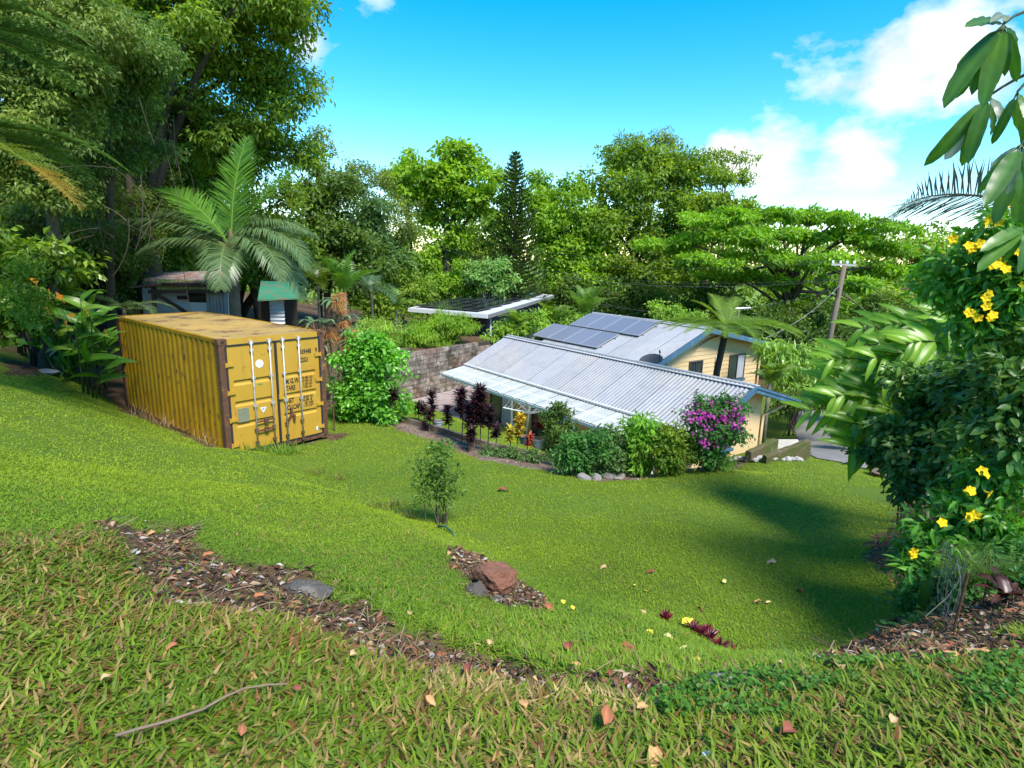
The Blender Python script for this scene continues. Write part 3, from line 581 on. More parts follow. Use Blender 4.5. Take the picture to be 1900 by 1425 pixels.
# ------------------------------------------------------------------ block retaining wall
BLK1 = mat('stained_block', (.22, .18, .14), .95, objrand=.4, noise=[(1.6, 6, .44, .62, (.055, .04, .025), .9), (5, 5, .53, .66, (.42, .39, .35), .7), (.9, 4, .5, .62, (.13, .06, .04), .6), (3, 6, .6, .68, (.03, .03, .015), .8)], bump=(22, .5, .03))
JOINT = mat('dark_joint', (.05, .04, .03), .95)
BW = thing('block_retaining_wall', WA+WD*-.6, 'stained concrete block retaining wall beside the patio', 'wall')
wn3 = np.array([-WD[1], WD[0], 0]); ztop = lambda s: 2.28-.05*s
b = MB(); mb_ = MB(); bl, bh = .40, .20
mb_.box((0, 0, 0), (bl-.016, .19, bh-.016)); BME = mb_.data('block'); BME.materials.append(BLK1)
rr_ = random.Random(3)
i = 0
for row in range(13):
    for c in range(22):
        s = -2.2+(c+(.5 if row % 2 else 0))*bl+bl/2; zc = row*bh+bh/2-.1
        if zc+bh/2 > ztop(s)+rr_.uniform(-.03, .12): continue
        if s > 7: continue
        P = WA+WD*s+np.array([0, 0, zc])-wn3*(rr_.uniform(-.012, .012))
        o = put('block', BME, BLK1, BW); o.matrix_local = M4(P-WL[BW.name], WD, wn3, (0, 0, 1))
b = MB(); b.beam(WA+WD*-2.2+wn3*.02+np.array([0, 0, 1.0]), WA+WD*7+wn3*.02+np.array([0, 0, .95]), .12, 2.2); b.build('mortar_core', JOINT, BW)
# ------------------------------------------------------------------ mossy ramp walls by the drive
def low_wall(name, p0, p1, h0, h1, th, m, label, depth=1.0):
    p0 = np.array(p0); p1 = np.array(p1); d = unit((p1-p0)*np.array([1, 1, 0])); s = np.array([-d[1], d[0], 0]); b = MB(); K = 9; V = []
    for i in range(K):
        f = i/(K-1); q = p0+(p1-p0)*f; h = h0+(h1-h0)*f+.012*math.sin(i*2.1)
        for sx_, zz in ((-1, -depth), (-1, h-.02), (-.8, h), (.8, h), (1, h-.02), (1, -depth)): V.append(q+s*sx_*th/2+np.array([0, 0, zz]))
    F = [(i*6+j, i*6+j+1, (i+1)*6+j+1, (i+1)*6+j) for i in range(K-1) for j in range(5)]
    b.add(V, F); b.F.setdefault(6, []).append(np.array([list(range(6))[::-1], list(range((K-1)*6, K*6))])); return settle(b, name, m, p0, label, 'wall')
p1 = Gz(1497, 851, -4.68); p0 = Gz(1418, 853, -4.62)
low_wall('ramp_wall', p0, p1, .10, .50, .16, MOSS, 'mossy sloping concrete ramp wall ending beside the driveway')
q1 = Gz(1436, 842, -4.85); q0 = Gz(1388, 846, -4.66)
low_wall('ramp_wall', q0, q1, .12, .42, .16, MOSS, 'short mossy concrete wall against the cream gable wall')
b = MB(); b.add([Gz(1425, 843, -4.70), Gz(1500, 845, -5.2), Gz(1480, 815, -5.35), Gz(1440, 815, -5.15)], [(0, 1, 2, 3)]); tag(b.build('concrete_path', CONC), kind='structure')
# ------------------------------------------------------------------ neighbour's house with the black solar array
NF, NL, NR = Gz(905, 583, -3.0), Gz(758, 571, -3.0), Gz(1027, 547, -2.72); NBk = NL+NR-NF
NH = thing('neighbour_house', (NF[0], NF[1], -4.8), 'dark slate house with flat pale roof carrying black solar panels', 'house')
SLATE = mat('slate_wall', (.055, .065, .095), .8); ROOFW = mat('pale_flat_roof', (.62, .62, .62), .5, metal=.1, noise=[(1.5, 4, .5, .7, (.5, .5, .5), .5)])
nx_, ny_ = NL-NF, NR-NF; lx, ly = np.linalg.norm(nx_), np.linalg.norm(ny_); ex_, ey_ = nx_/lx, ny_/ly; ez_ = unit(np.cross(ey_, ex_)); ez_ = ez_ if ez_[2] > 0 else -ez_
b = MB(); q = [NF, NL, NBk, NR]; b.add(q+[p-np.array([0, 0, .22]) for p in q], [(0, 1, 2, 3), (7, 6, 5, 4), (0, 4, 5, 1), (1, 5, 6, 2), (2, 6, 7, 3), (3, 7, 4, 0)]); b.build('roof', ROOFW, NH)
b = MB(); b.beam(NF-np.array([0, 0, .12])-ey_*.05, NL-np.array([0, 0, .12])-ey_*.05, .05, .2); b.build('fascia', WHP, NH)
b = MB(); b.beam(NF-np.array([0, 0, .12])-ex_*.05, NR-np.array([0, 0, .12])-ex_*.05, .05, .2); b.build('gutter', ALU, NH)
def npt(a, c, z): return NF+ex_*a*lx+ey_*c*ly+np.array([0, 0, z])
for n_, (a0, c0, a1, c1) in (('right_wall', (.10, .08, .10, .9)), ('front_wall', (.10, .08, .62, .08)), ('left_wall', (.62, .08, .62, .9))):
    b = MB(); A, B_ = npt(a0, c0, -.25), npt(a1, c1, -.25); b.add([A, B_, B_-[0, 0, 2.6], A-[0, 0, 2.6]]+[p+(ex_+ey_)*.12 for p in (A, B_, B_-[0, 0, 2.6], A-[0, 0, 2.6])], [(0, 1, 2, 3), (7, 6, 5, 4), (0, 4, 5, 1), (1, 5, 6, 2), (2, 6, 7, 3), (3, 7, 4, 0)]); b.build('wall', SLATE, NH)
for a_, c_ in ((.90, .10), (.90, .6)):
    b = MB(); b.beam(npt(a_, c_, -.22), npt(a_, c_, -2.8), .14, .14); b.build('carport_post', WFR, NH)
for a_, c_ in ((.055, .085), (.075, .42), (.075, .75)):
    b = MB(); b.tube([npt(a_, c_, -.25), npt(a_, c_, -2.8)], .045, 8); b.build('downpipe', WHP, NH, smooth=True)
nc, nr = 7, 5; pw, ph_ = ly*.94/nc, lx*.80/nr
f_, g_ = solar_meshes(ph_-.02, pw-.02)
for i in range(nc):
    for j in range(nr):
        P = NF+ex_*(lx*.15+j*ph_)+ey_*(ly*.03+i*pw)+ez_*.10
        panel(P, ex_, ey_, ez_, f_, g_, CELLD, 'black solar panel in the array on the flat pale roof', 'black solar panels on the neighbour roof', DKM)
# ------------------------------------------------------------------ sheds behind the container
RRF = mat('leaf_strewn_roof', (.33, .30, .28), .9, noise=[(3, 6, .42, .6, (.24, .085, .05), .95), (11, 5, .5, .65, (.40, .26, .19), .6)])
GRY = mat('grey_sheet', (.30, .31, .32), .6, metal=.2, noise=[(3, 5, .5, .7, (.2, .19, .17), .5)]); LOUV = mat('white_corrugated_sheet', (.60, .62, .66), .5, metal=.2); TIMB = mat('dark_timber', (.05, .035, .025), .9); GREENR = mat('green_roof', (.04, .20, .11), .55, noise=[(3, 5, .5, .65, (.22, .12, .07), .7)])
YGR = mat('yellowed_sheet', (.42, .44, .16), .6, noise=[(3, 5, .5, .7, (.2, .22, .1), .6)])
def sp(u, v, y): return Dy(u, v, y)
SH = thing('garden_shed', (*sp(345, 560, 21.3)[:2], -4.2), 'old open fronted shed with leaf strewn red roof behind the container', 'shed')
a, c_, d_, e_ = sp(236, 532, 20.6), sp(300, 504, 23.5), sp(424, 502, 23.5), sp(424, 516, 20.6)
b = MB(); b.add([a, e_, d_, c_]+[p-np.array([0, 0, .06]) for p in (a, e_, d_, c_)], [(0, 1, 2, 3), (7, 6, 5, 4), (0, 4, 5, 1), (1, 5, 6, 2), (2, 6, 7, 3), (3, 7, 4, 0)]); b.build('roof', RRF, SH)
def ribbed(name, p0, p1, z0, z1, m, par, horiz=True, pitch=.15, amp=.03):
    b = MB(); d = p1-p0; L = np.linalg.norm(d[:2]); d = np.array([d[0], d[1], 0])/L; s = np.array([d[1], -d[0], 0]); V = []; F = []
    if horiz:
        k = int((z1-z0)/pitch*4)+1; zz = np.linspace(z0, z1, k); off = amp*np.sin(zz/pitch*2*math.pi)
        for x_ in (0, L): V.append(np.stack([p0[0]+d[0]*x_+s[0]*off, p0[1]+d[1]*x_+s[1]*off, zz], 1))
    else:
        k = int(L/pitch*4)+1; xx_ = np.linspace(0, L, k); off = amp*np.sin(xx_/pitch*2*math.pi)
        for z_ in (z0, z1): V.append(np.stack([p0[0]+d[0]*xx_+s[0]*off, p0[1]+d[1]*xx_+s[1]*off, np.full(k, z_)], 1))
    b.add(np.concatenate(V), [(i, i+1, k+i+1, k+i) for i in range(k-1)]); return b.build(name, m, par, smooth=True)
zf = lambda v, y: sp(340, v, y)[2]
ribbed('white_wall_sheet', sp(282, 560, 21.2), sp(350, 560, 21.2), zf(592, 21.2), zf(543, 21.2), LOUV, SH)
ribbed('grey_wall_sheet', sp(383, 560, 20.9), sp(420, 560, 20.9), zf(592, 20.9), zf(541, 20.9), GRY, SH, False, .12, .012)
ribbed('yellowed_gable_sheet', sp(290, 530, 20.8), sp(422, 530, 20.8), zf(541, 20.8), zf(519, 20.8), YGR, SH, False, .16, .02)
b = MB(); b.box(sp(362, 574, 21.3), (.9, .05, .5)); b.build('white_board', WHP, SH)
b = MB(); b.add([sp(282, 543, 22), sp(384, 543, 22), sp(384, 600, 22), sp(282, 600, 22)], [(0, 1, 2, 3)]); b.build('back_wall', TIMB, SH)
for u0, v0, u1, v1, y, wd in ((272, 534, 276, 600, 20.7, .2), (421, 535, 423, 600, 20.7, .10)):
    b = MB(); b.beam(sp(u0, v0, y), sp(u1, v1, y), wd, wd); b.build('post', GRY, SH)
b = MB(); b.beam(sp(284, 536, 20.5), sp(288, 590, 20.5), .10, .10); b.build('post', TIMB, SH)
for u0, v0, u1, v1, y in ((276, 541, 424, 540, 20.55), (284, 541, 345, 580, 20.5), (300, 528, 420, 530, 20.55), (330, 552, 384, 553, 21.0)):
    b = MB(); b.beam(sp(u0, v0, y), sp(u1, v1, y), .09, .12); b.build('beam', TIMB, SH)
b = MB(); b.add([sp(262, 538, 21), sp(238, 538, 24.5), sp(238, 600, 24.5), sp(262, 600, 21)], [(0, 1, 2, 3)]); b.build('side_wall', TIMB, SH)
S2 = thing('green_roofed_shed', (*sp(515, 560, 24)[:2], -4.3), 'small shed with weathered green roof beyond the coconut palm', 'shed')
a, c_, d_, e_ = sp(478, 556, 22.5), sp(484, 521, 25), sp(552, 523, 25.5), sp(556, 552, 23)
b = MB(); b.add([a, e_, d_, c_]+[p-np.array([0, 0, .06]) for p in (a, e_, d_, c_)], [(0, 1, 2, 3), (7, 6, 5, 4), (0, 4, 5, 1), (1, 5, 6, 2), (2, 6, 7, 3), (3, 7, 4, 0)]); b.build('roof', GREENR, S2)
ribbed('wall_sheet', sp(500, 565, 23.2), sp(527, 565, 23.2), sp(500, 600, 23.2)[2], sp(500, 557, 23.2)[2], LOUV, S2)
b = MB(); b.add([sp(480, 556, 24.2), sp(552, 554, 24.6), sp(552, 610, 24.6), sp(480, 612, 24.2)], [(0, 1, 2, 3)]); b.build('back_wall', TIMB, S2)
# ------------------------------------------------------------------ power pole and lines
POLE = mat('pole_timber', (.17, .125, .09), .9, noise=[(3, 6, .5, .7, (.09, .07, .05), .7, (8, 8, .8))]); PORC = mat('white_porcelain', (.78, .78, .76), .3); WIRE = mat('power_cable', (.05, .05, .055), .6); WIREL = mat('pale_cable', (.32, .32, .33), .6)
pt, pb = Dy(1567, 492, 30), Dy(1537, 640, 30); pd = unit(pb-pt); pb = pt+pd*((-7.2-pt[2])/pd[2])
PP = thing('power_pole', pb, 'leaning brown timber power pole with white insulators', 'pole')
b = MB(); b.tube([pb, (pb+pt)/2, pt], [.17, .14, .11], 10); b.build('pole', POLE, PP, smooth=True)
b = MB(); b.beam(pt+np.array([-.62, .1, .02]), pt+np.array([.5, -.1, .0]), .1, .1); b.build('cross_arm', GALV, PP)
ins = []
for dx in (-.55, -.2, .1, .42):
    b = MB(); q = pt+np.array([dx, -dx*.18, .06]); b.tube([q, q+[0, 0, .06], q+[0, 0, .08], q+[0, 0, .16]], [.05, .07, .045, .05], 8); b.build('insulator', PORC, PP, smooth=True); ins.append(q+np.array([0, 0, .16]))
b = MB(); b.box(pt+pd*1.35+np.array([-.13, -.1, 0]), (.1, .1, .5)); b.build('cable_joint', WFR, PP)
def cable(p0, p1, sag, r, m, label):
    t = np.linspace(0, 1, 24)[:, None]; P = p0*(1-t)+p1*t; P[:, 2] -= sag*4*(t*(1-t))[:, 0]; b = MB(); b.tube(P, r, 4); return settle(b, 'power_cable', m, p0, label, 'cable', smooth=True)
cable(ins[0], Dy(700, 405, 48), 1.2, .007, WIRE, 'upper thin power line running from the insulators towards the pine')
cable(ins[2], Dy(720, 412, 48), 1.6, .007, WIRE, 'second thin power line just below the topmost one')
lp = pt+pd*.75
cable(lp, Dy(735, 430, 46), 1.7, .014, WIRE, 'thick dark bundled power cable crossing in front of the trees')
cable(lp+np.array([0, 0, .08]), Dy(735, 426, 46), 1.55, .008, WIRE, 'thin pale cable above the thick bundled cable')
cable(lp, Dy(2000, 572, 26), .35, .007, WIRE, 'pale cable leaving the pole towards the yellow flowering shrub')
cable(pt+pd*.95, hp(UR, .5, -4.6, -.75), .35, .009, WIREL, 'service cable from the pole down to the upper house eave')
cable(pt+pd*1.1, Dy(1105, 562, 34), .9, .012, WIRE, 'low dark cable passing behind the television antenna')
cable(pt+pd*1.2, Dy(1690, 640, 31), .05, .007, WIREL, 'stay wire slanting down from the power pole')
# ------------------------------------------------------------------ clothes hoist
cb_ = Dy(976, 800, 18.3); cb_[2] = float(gz(cb_[0], cb_[1])); ct = Dy(984, 742, 18.3)
CHS = thing('clothes_hoist', cb_, 'white rotary clothes hoist between the shrubs and the awning', 'clothes hoist')
b = MB(); b.tube([cb_, (ct[0], ct[1], ct[2]-.05)], .03, 8); b.build('mast', WHP, CHS, smooth=True)
hubz = ct[2]-.45; tips = []
for k in range(4):
    a = math.radians(35+90*k); tip = np.array([ct[0]+1.05*math.cos(a), ct[1]+1.05*math.sin(a), ct[2]-.12]); tips.append(tip)
    b = MB(); b.tube([(ct[0], ct[1], hubz), tip], .02, 6); b.build('arm', WHP, CHS, smooth=True)
    b = MB(); b.tube([(ct[0], ct[1], ct[2]-.08), tip*.55+np.array([ct[0], ct[1], hubz])*.45], .01, 5); b.build('brace', WHP, CHS)
for j in range(6):
    f = .35+.65*j/5; q = [np.array([ct[0], ct[1], hubz])*(1-f)+t*f for t in tips]; q.append(q[0]); P = []
    for m_ in range(4):
        for tt in np.linspace(0, 1, 6)[:-1]: P.append(q[m_]*(1-tt)+q[m_+1]*tt-np.array([0, 0, .06*4*tt*(1-tt)]))
    P.append(q[0]); b = MB(); b.tube(P, .006, 4); b.build('line', WHP, CHS)
# ------------------------------------------------------------------ pots, edging, picket
PGREY = mat('grey_pot', (.28, .32, .36), .6); PBLK = mat('black_pot', (.022, .02, .022), .5); PTER = mat('terracotta_pot', (.36, .13, .06), .8, noise=[(6, 5, .5, .7, (.22, .09, .05), .6)]); POT_SOIL = mat('pot_soil', (.14, .10, .07), .95); PBLUE = mat('blue_pot', (.03, .06, .10), .35)
def pot(P, r, h, m, label, lip=True):
    t = thing('plant_pot', P, label, 'pot'); b = MB(); P = np.array(P, float)
    b.tube([P, P+[0, 0, h*.5], P+[0, 0, h*.85], P+[0, 0, h*.86], P+[0, 0, h]], [r*.72, r*.88, r*.97, r*1.08, r*1.08], 14, cap=False); b.build('body', m, t, smooth=False)
    b = MB(); b.tube([P+[0, 0, h*.9], P+[0, 0, h*.93]], [r*1.02, r*1.02], 14); b.build('soil', POT_SOIL, t); return t
pot(on(998, 833), .19, .36, PGREY, 'grey lipped plant pot beside the black bowl pot'); pot(on(1017, 838), .19, .24, PBLK, 'round black bowl pot holding a small plant')
pot(on(813, 797), .13, .26, PGREY, 'small pale grey pot on the lawn behind the cordylines'); pot(on(972, 826), .13, .3, PBLUE, 'dark blue pot half hidden behind the yellow croton')
pot(on(1272, 868), .23, .42, PTER, 'rusty terracotta pot under the bougainvillea'); pot(on(1640, 884), .30, .12, PTER, 'low terracotta dish at the edge of the driveway'); pot(on(1577, 822), .22, .45, PTER, 'brick coloured pot across the driveway under arching leaves')
EDG = mat('timber_edging', (.16, .12, .08), .95, noise=[(5, 5, .5, .7, (.30, .26, .2), .6)])
pts = [on(u, v, .05) for u, v in ((733, 779), (770, 789), (815, 801), (862, 817), (905, 830), (950, 842), (1000, 850))]
ED = thing('garden_edging', pts[0], 'low weathered timber edging along the mulch bed', 'edging')
for p, q in zip(pts[:-1], pts[1:]): b = MB(); b.beam(p, p+(q-p)*.985, .09, .20); b.build('sleeper', EDG, ED)
P = on(620, 800); b = MB(); top = P+np.array([.01, 0, .78]); b.beam(P-np.array([0, 0, .1]), top, .03, .012); b.beam(P-np.array([0, 0, .1]), top, .012, .03)
settle(b, 'star_picket', RUST, P, 'rusty star picket beside the container doors', 'post')
# ------------------------------------------------------------------ rocks
ROCK = mat('dark_rock', (.085, .075, .065), .95, noise=[(5, 7, .5, .66, (.20, .18, .15), .7), (2, 5, .52, .66, (.045, .05, .025), .6)], bump=(25, .9, .05))
ROCKR = mat('red_rock', (.20, .085, .05), .95, noise=[(5, 7, .5, .66, (.11, .06, .04), .7), (9, 5, .55, .66, (.30, .17, .11), .5)], bump=(25, .9, .05)); STONE = mat('pale_stone', (.36, .34, .30), .85, objrand=.2, noise=[(6, 5, .5, .7, (.22, .19, .15), .6)]); SLAB = mat('grey_rock', (.22, .21, .20), .9, objrand=.3, noise=[(5, 6, .5, .68, (.34, .27, .2), .6)], bump=(20, .6, .03))
def rock_mesh(seed, n=2, rough=.28, flat=1.):
    import bmesh
    bm = bmesh.new(); bmesh.ops.create_icosphere(bm, subdivisions=n, radius=1); r = np.random.default_rng(seed)
    pl_ = [(unit(r.normal(size=3)), r.uniform(.55, .9)) for _ in range(9)]
    for v in bm.verts:
        c = np.array(v.co)
        for nn, d in pl_:
            k = c@nn
            if k > d: c = c-nn*(k-d)*.9
        c = c*(1+r.normal()*rough*.2); c[2] *= flat; v.co = c
    me = bpy.data.meshes.new('rock'); bm.to_mesh(me); bm.free(); return me
def rock(P, size, m, label, group=None, seed=0, n=2, rz=0, name='rock', tilt=0, cat='rock'):
    me = rock_mesh(seed, n); o = put(name, me, m); o.location = P; o.scale = size; o.rotation_euler = (tilt, tilt*.5, rz); WL[o.name] = np.array(P); return tag(o, label, cat, group)
P = on(915, 1100); rock(P+[0, .06, .12], (.22, .19, .15), ROCKR, 'large red brown rock perched on dark stones at the bank edge', seed=1, n=3, rz=.4, tilt=.25)
rock(P+[-.14, -.12, .04], (.12, .12, .12), ROCK, 'rough dark grey stone left of the red rock', seed=2, n=3)
rock(P+[.04, -.18, -.01], (.15, .10, .09), ROCK, 'dark stone wedged under the red rock', seed=3, n=3, rz=1)
P = on(560, 1080); rock(P+[.02, 0, -.03], (.22, .12, .10), ROCK, 'grey stone half buried in the bare soil edge', seed=5, n=3)
rock(on(85, 690)+[0, 0, .0], (.35, .2, .1), SLAB, 'flat grey stone in the soil by the heliconia', seed=6)
rock(on(1345, 1275)+[0, 0, .0], (.11, .07, .04), SLAB, 'flat grey stone beside the red rhoeo plants', seed=8)
rr_ = random.Random(8)
for i in range(17):
    u = 1356+i*8.0+rr_.uniform(-2, 2); v = 856-i*.05+rr_.uniform(-3, 1); s = rr_.uniform(.06, .105)
    rock(on(u, v)+[0, 0, s*.5], (s*1.25, s, s*.8), STONE, 'rounded pale stone in the row edging the mossy walls', 'row of pale stones edging the mossy walls', seed=20+i, rz=i)
for i in range(26):
    f = i/25; u = 1085+f*130 if i < 18 else 1235+(i-18)*9; v = (886+rr_.uniform(-10, 3)) if i < 18 else 870+rr_.uniform(-4, 3); s = rr_.uniform(.07, .14)
    rock(on(u, v)+[0, 0, s*.3], (s*1.3, s, s*.6), SLAB, 'broken grey rock edging the bed under the hedge shrubs', 'grey rocks edging the bed under the hedge', seed=50+i, rz=i*1.3, tilt=.2)
# ------------------------------------------------------------------ vegetation generators
def leafset(mb, P, D, N, L, W, col, bend=.15, hi=False):
    if hi == 'blade':
        D = unit(D); S = unit(np.cross(D, N)); N = np.cross(S, D); n = len(P); L = np.broadcast_to(L, (n,))[:, None]; W = np.broadcast_to(W, (n,))[:, None]
        V = np.stack([P-S*W*.3, P+S*W*.3, P+D*L*.55+S*W*.5-N*L*bend*.25, P+D*L*.55-S*W*.5-N*L*bend*.25, P+D*L-N*L*bend], 1).reshape(-1, 3); i = (np.arange(n)*5)[:, None]; b = mb.n
        mb.add(V, i+np.array([[0, 1, 2, 3]]), np.repeat(col, 5, 0)); mb.also(b+i+np.array([[3, 2, 4]])); return
    D = unit(D); S = unit(np.cross(D, N)); N = np.cross(S, D); n = len(P); L = np.broadcast_to(L, (n,))[:, None]; W = np.broadcast_to(W, (n,))[:, None]
    if not hi:
        V = np.stack([P, P+D*L*.45+S*W*.5+N*W*.12, P+D*L-N*L*bend, P+D*L*.45-S*W*.5+N*W*.12], 1).reshape(-1, 3)
        mb.add(V, np.arange(4*n).reshape(-1, 4), np.repeat(col, 4, 0))
    else:
        V = np.stack([P, P+D*L*.28+S*W*.45+N*W*.15, P+D*L*.28, P+D*L*.28-S*W*.45+N*W*.15, P+D*L*.65+S*W*.42+N*(W*.12-L*bend*.35), P+D*L*.65-N*L*bend*.35, P+D*L*.65-S*W*.42+N*(W*.12-L*bend*.35), P+D*L-N*L*bend], 1).reshape(-1, 3)
        i = (np.arange(n)*8)[:, None]; b = mb.n
        mb.add(V, i+np.array([[1, 4, 5, 2]]), np.repeat(col, 8, 0)); mb.also(b+i+np.array([[2, 5, 6, 3]]))
        for t in ((0, 1, 2), (0, 2, 3), (4, 7, 5), (5, 7, 6)): mb.also(b+i+np.array([t]))
def ball(n, r): return unit(r.normal(size=(n, 3)))*(r.random((n, 1))**(1/3))
def fill(ells, cr, r, dens=1.0, back=.35):
    out = []
    for e in ells:
        u, v, ru, rv, y = e[:5]; c = Dy(u, v, y); rx, rz = ru*y/FPX, rv*y/FPX; ry = e[5] if len(e) > 5 else .8*min(rx, 1.5*rz)
        n = int(dens*rx*rz/(cr*cr)*2.6)+2; p = unit(r.normal(size=(n*3, 3)))*(r.random((n*3, 1))**.38); p = p[p[:, 1] < back][:n]
        out.append(c+p*np.array([rx, ry, rz]))
    return np.concatenate(out)
def crown(mb, C, cr, n, leaf, cols, r, flat=.75, droop=.35, hi=False, subs=7, spread=.34, jit=.16, upb=.9):
    nc = len(C); ns = nc*subs; sc = np.repeat(C, subs, 0)+ball(ns, r)*cr*np.array([1, 1, flat]); tone = np.clip(np.repeat(r.random(nc), subs)*.6+r.random(ns)*.55-.08, 0, 1)
    k = r.integers(0, ns, n); g = r.normal(size=(n, 3)); off = g*cr*spread*np.array([1, 1, flat*.8]); P = sc[k]+off
    cen = np.repeat(C, subs, 0)[k]; o = unit(P-cen+off*.5); N = unit(o*.6+np.array([0, 0, upb])+r.normal(size=(n, 3))*.45); D = unit(o*.7+r.normal(size=(n, 3))*.7-np.array([0, 0, droop]))
    c0, c1 = np.array(cols[0]), np.array(cols[1]); t = tone[k][:, None]; col = 1.85*(c0*(1-t)+c1*t)*(1+r.normal(size=(n, 1))*jit)
    if len(cols) > 2: m = r.random(n) < cols[3]; col[m] = np.array(cols[2])*(1+r.normal(size=(m.sum(), 1))*.2)
    s = r.uniform(.7, 1.25, n); leafset(mb, P, D, N, leaf[0]*s, leaf[1]*s, np.clip(col, .002, 1), hi=hi)
    return sc
def bez(a, b, c, n=7): t = np.linspace(0, 1, n)[:, None]; return a*(1-t)**2+2*b*t*(1-t)+c*t*t
def plant(name, label, cat, base, ells, leaf, n, cols, cr=None, group=None, seed=0, trunk_r=.15, limbs=12, dens=1.0, flat=.75, droop=.35, bark=(.11, .085, .06), hi=False, m=None, trunk_top=None, stems=1, subs=7, spread=.34, part='crown', back=.35, lr=.35, tcol=None, fork=.55):
    r = np.random.default_rng(1000+seed); base = np.array(base, float); t = thing(name, base, label, cat, group)
    if cr is None: cr = .28*np.mean([(e[2]+e[3])/2*e[4]/FPX for e in ells])+.25
    C = fill(ells, cr, r, dens, back); mb = MB(); sc = crown(mb, C, cr, n, leaf, cols, r, flat, droop, hi, subs, spread); mb.build(part, m or LEAF, t)
    b = MB(); cen = C.mean(0); top = cen if trunk_top is None else np.array(trunk_top, float)
    if stems == 1:
        mid = (base+top)/2+r.normal(size=3)*np.array([.05, .05, 0])*np.linalg.norm(top-base); tp = bez(base-[0, 0, .3], mid, top, 10); b.tube(tp, np.linspace(trunk_r, trunk_r*.5, 10), 8, bark)
        for i in r.choice(len(C), min(limbs, len(C)), False):
            f = r.uniform(fork, .98); st = tp[int(f*9)]; md = (st+C[i])/2+np.array([0, 0, .18*np.linalg.norm(C[i]-st)]); b.tube(bez(st, md, C[i], 6), np.linspace(trunk_r*lr, trunk_r*.08, 6), 5, bark)
    else:
        for k, i in enumerate(r.choice(len(C), min(limbs, len(C)), False)):
            st = base+np.array([r.normal()*.08, r.normal()*.08, -.1]); md = st*.5+C[i]*.5+np.array([0, 0, .1*np.linalg.norm(C[i]-st)])-(C[i]-st)*np.array([.25, .25, 0]); b.tube(bez(st, md, C[i], 6), np.linspace(trunk_r, trunk_r*.25, 6), 5, bark)
    b.build('trunk' if stems == 1 else 'stems', BARK, t, smooth=True); return t, C
def below(u, v, y, dz=0): p = Dy(u, v, y); return np.array([p[0], p[1], float(gz(p[0], p[1]))+dz])
# palette
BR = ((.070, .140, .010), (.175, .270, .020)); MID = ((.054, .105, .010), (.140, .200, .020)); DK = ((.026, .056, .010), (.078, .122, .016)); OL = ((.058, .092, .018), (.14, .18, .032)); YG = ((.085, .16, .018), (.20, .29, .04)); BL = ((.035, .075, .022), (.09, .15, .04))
def frond_mesh(L, e0, dr, n, ll, lw, cA, cB, seed=0, ldroop=.5, lean=.6, stalk=.12, comb=0, rr=.022, twist=0, keel=.25, power=1.3, tipcol=None):
    r = np.random.default_rng(seed); mb = MB(); K = 16; s = np.linspace(0, 1, K); ang = e0-dr*s**power; dx = np.cos(ang); dz = np.sin(ang); ds = L/(K-1)
    px_ = np.concatenate([[0], np.cumsum((dx[:-1]+dx[1:])/2*ds)]); pz_ = np.concatenate([[0], np.cumsum((dz[:-1]+dz[1:])/2*ds)])
    pts = np.stack([px_, np.zeros(K), pz_], 1); mb.tube(pts, np.linspace(rr, rr*.2, K), 5, np.array(cB)*np.array([1.5, 1.25, 1.0]))
    q = np.linspace(stalk, .995, n); ip = lambda a: np.interp(q, s, a)
    for sd in (-1, 1):
        qq = np.clip(q+r.normal(size=n)*.003, 0, 1); P = np.stack([np.interp(qq, s, px_), np.zeros(n), np.interp(qq, s, pz_)], 1); A = np.interp(qq, s, ang)
        T = np.stack([np.cos(A), 0*A, np.sin(A)], 1); U = np.stack([-np.sin(A), 0*A, np.cos(A)], 1); Ls = ll*np.clip(np.sin(math.pi*(.18+.80*q))**.7, .12, 1)*(1+r.normal(size=n)*.06)
        D = unit(np.array([0, sd, 0])+T*(lean+.5*q[:, None])+U*keel+r.normal(size=(n, 3))*.07); D2 = unit(D-np.array([0, 0, ldroop])+r.normal(size=(n, 3))*.06)
        t = r.random((n, 1)); col = 1.2*(np.array(cA)*(1-t)+np.array(cB)*t)
        if tipcol is not None: mk = q > .72; col[mk] = np.array(tipcol)
        if comb:
            for j in range(comb):
                f = (j+.5)/comb; bp = P+(D*min(f, .5)+D2*max(0, f-.5))*Ls[:, None]; tl = Ls*.28*(1-f*.85)
                for s2 in (-1, 1):
                    dd = unit(T*s2+D*.35); leafset(mb, bp, dd, U+np.array([0, 0, .3]), tl, tl*.42, col, .1)
        else:
            sdv = unit(np.cross(D, U)); wv = lw*(.5+.5*np.sin(math.pi*np.clip(q, 0, 1)))[:, None]; m_ = P+D*Ls[:, None]*.5; e = m_+D2*Ls[:, None]*.5
            V = np.stack([P-sdv*wv*.3, P+sdv*wv*.3, m_+sdv*wv*.5, m_-sdv*wv*.5, e], 1).reshape(-1, 3); i = (np.arange(n)*5)[:, None]; b0 = mb.n
            mb.add(V, i+np.array([[0, 1, 2, 3]]), np.repeat(col, 5, 0)); mb.also(b0+i+np.array([[3, 2, 4]]))
    return mb.data('frond')
def place_frond(me, par, P, az, roll=0, sc=1., m=None, name='frond'):
    c, s = math.cos(az), math.sin(az); Mx = Matrix.Translation(Vector(np.array(P)-WL[par.name])) @ Matrix.Rotation(az, 4, 'Z') @ Matrix.Rotation(roll, 4, 'X') @ Matrix.Scale(sc, 4)
    return put(name, me, m or GLOSS, par, M=Mx)
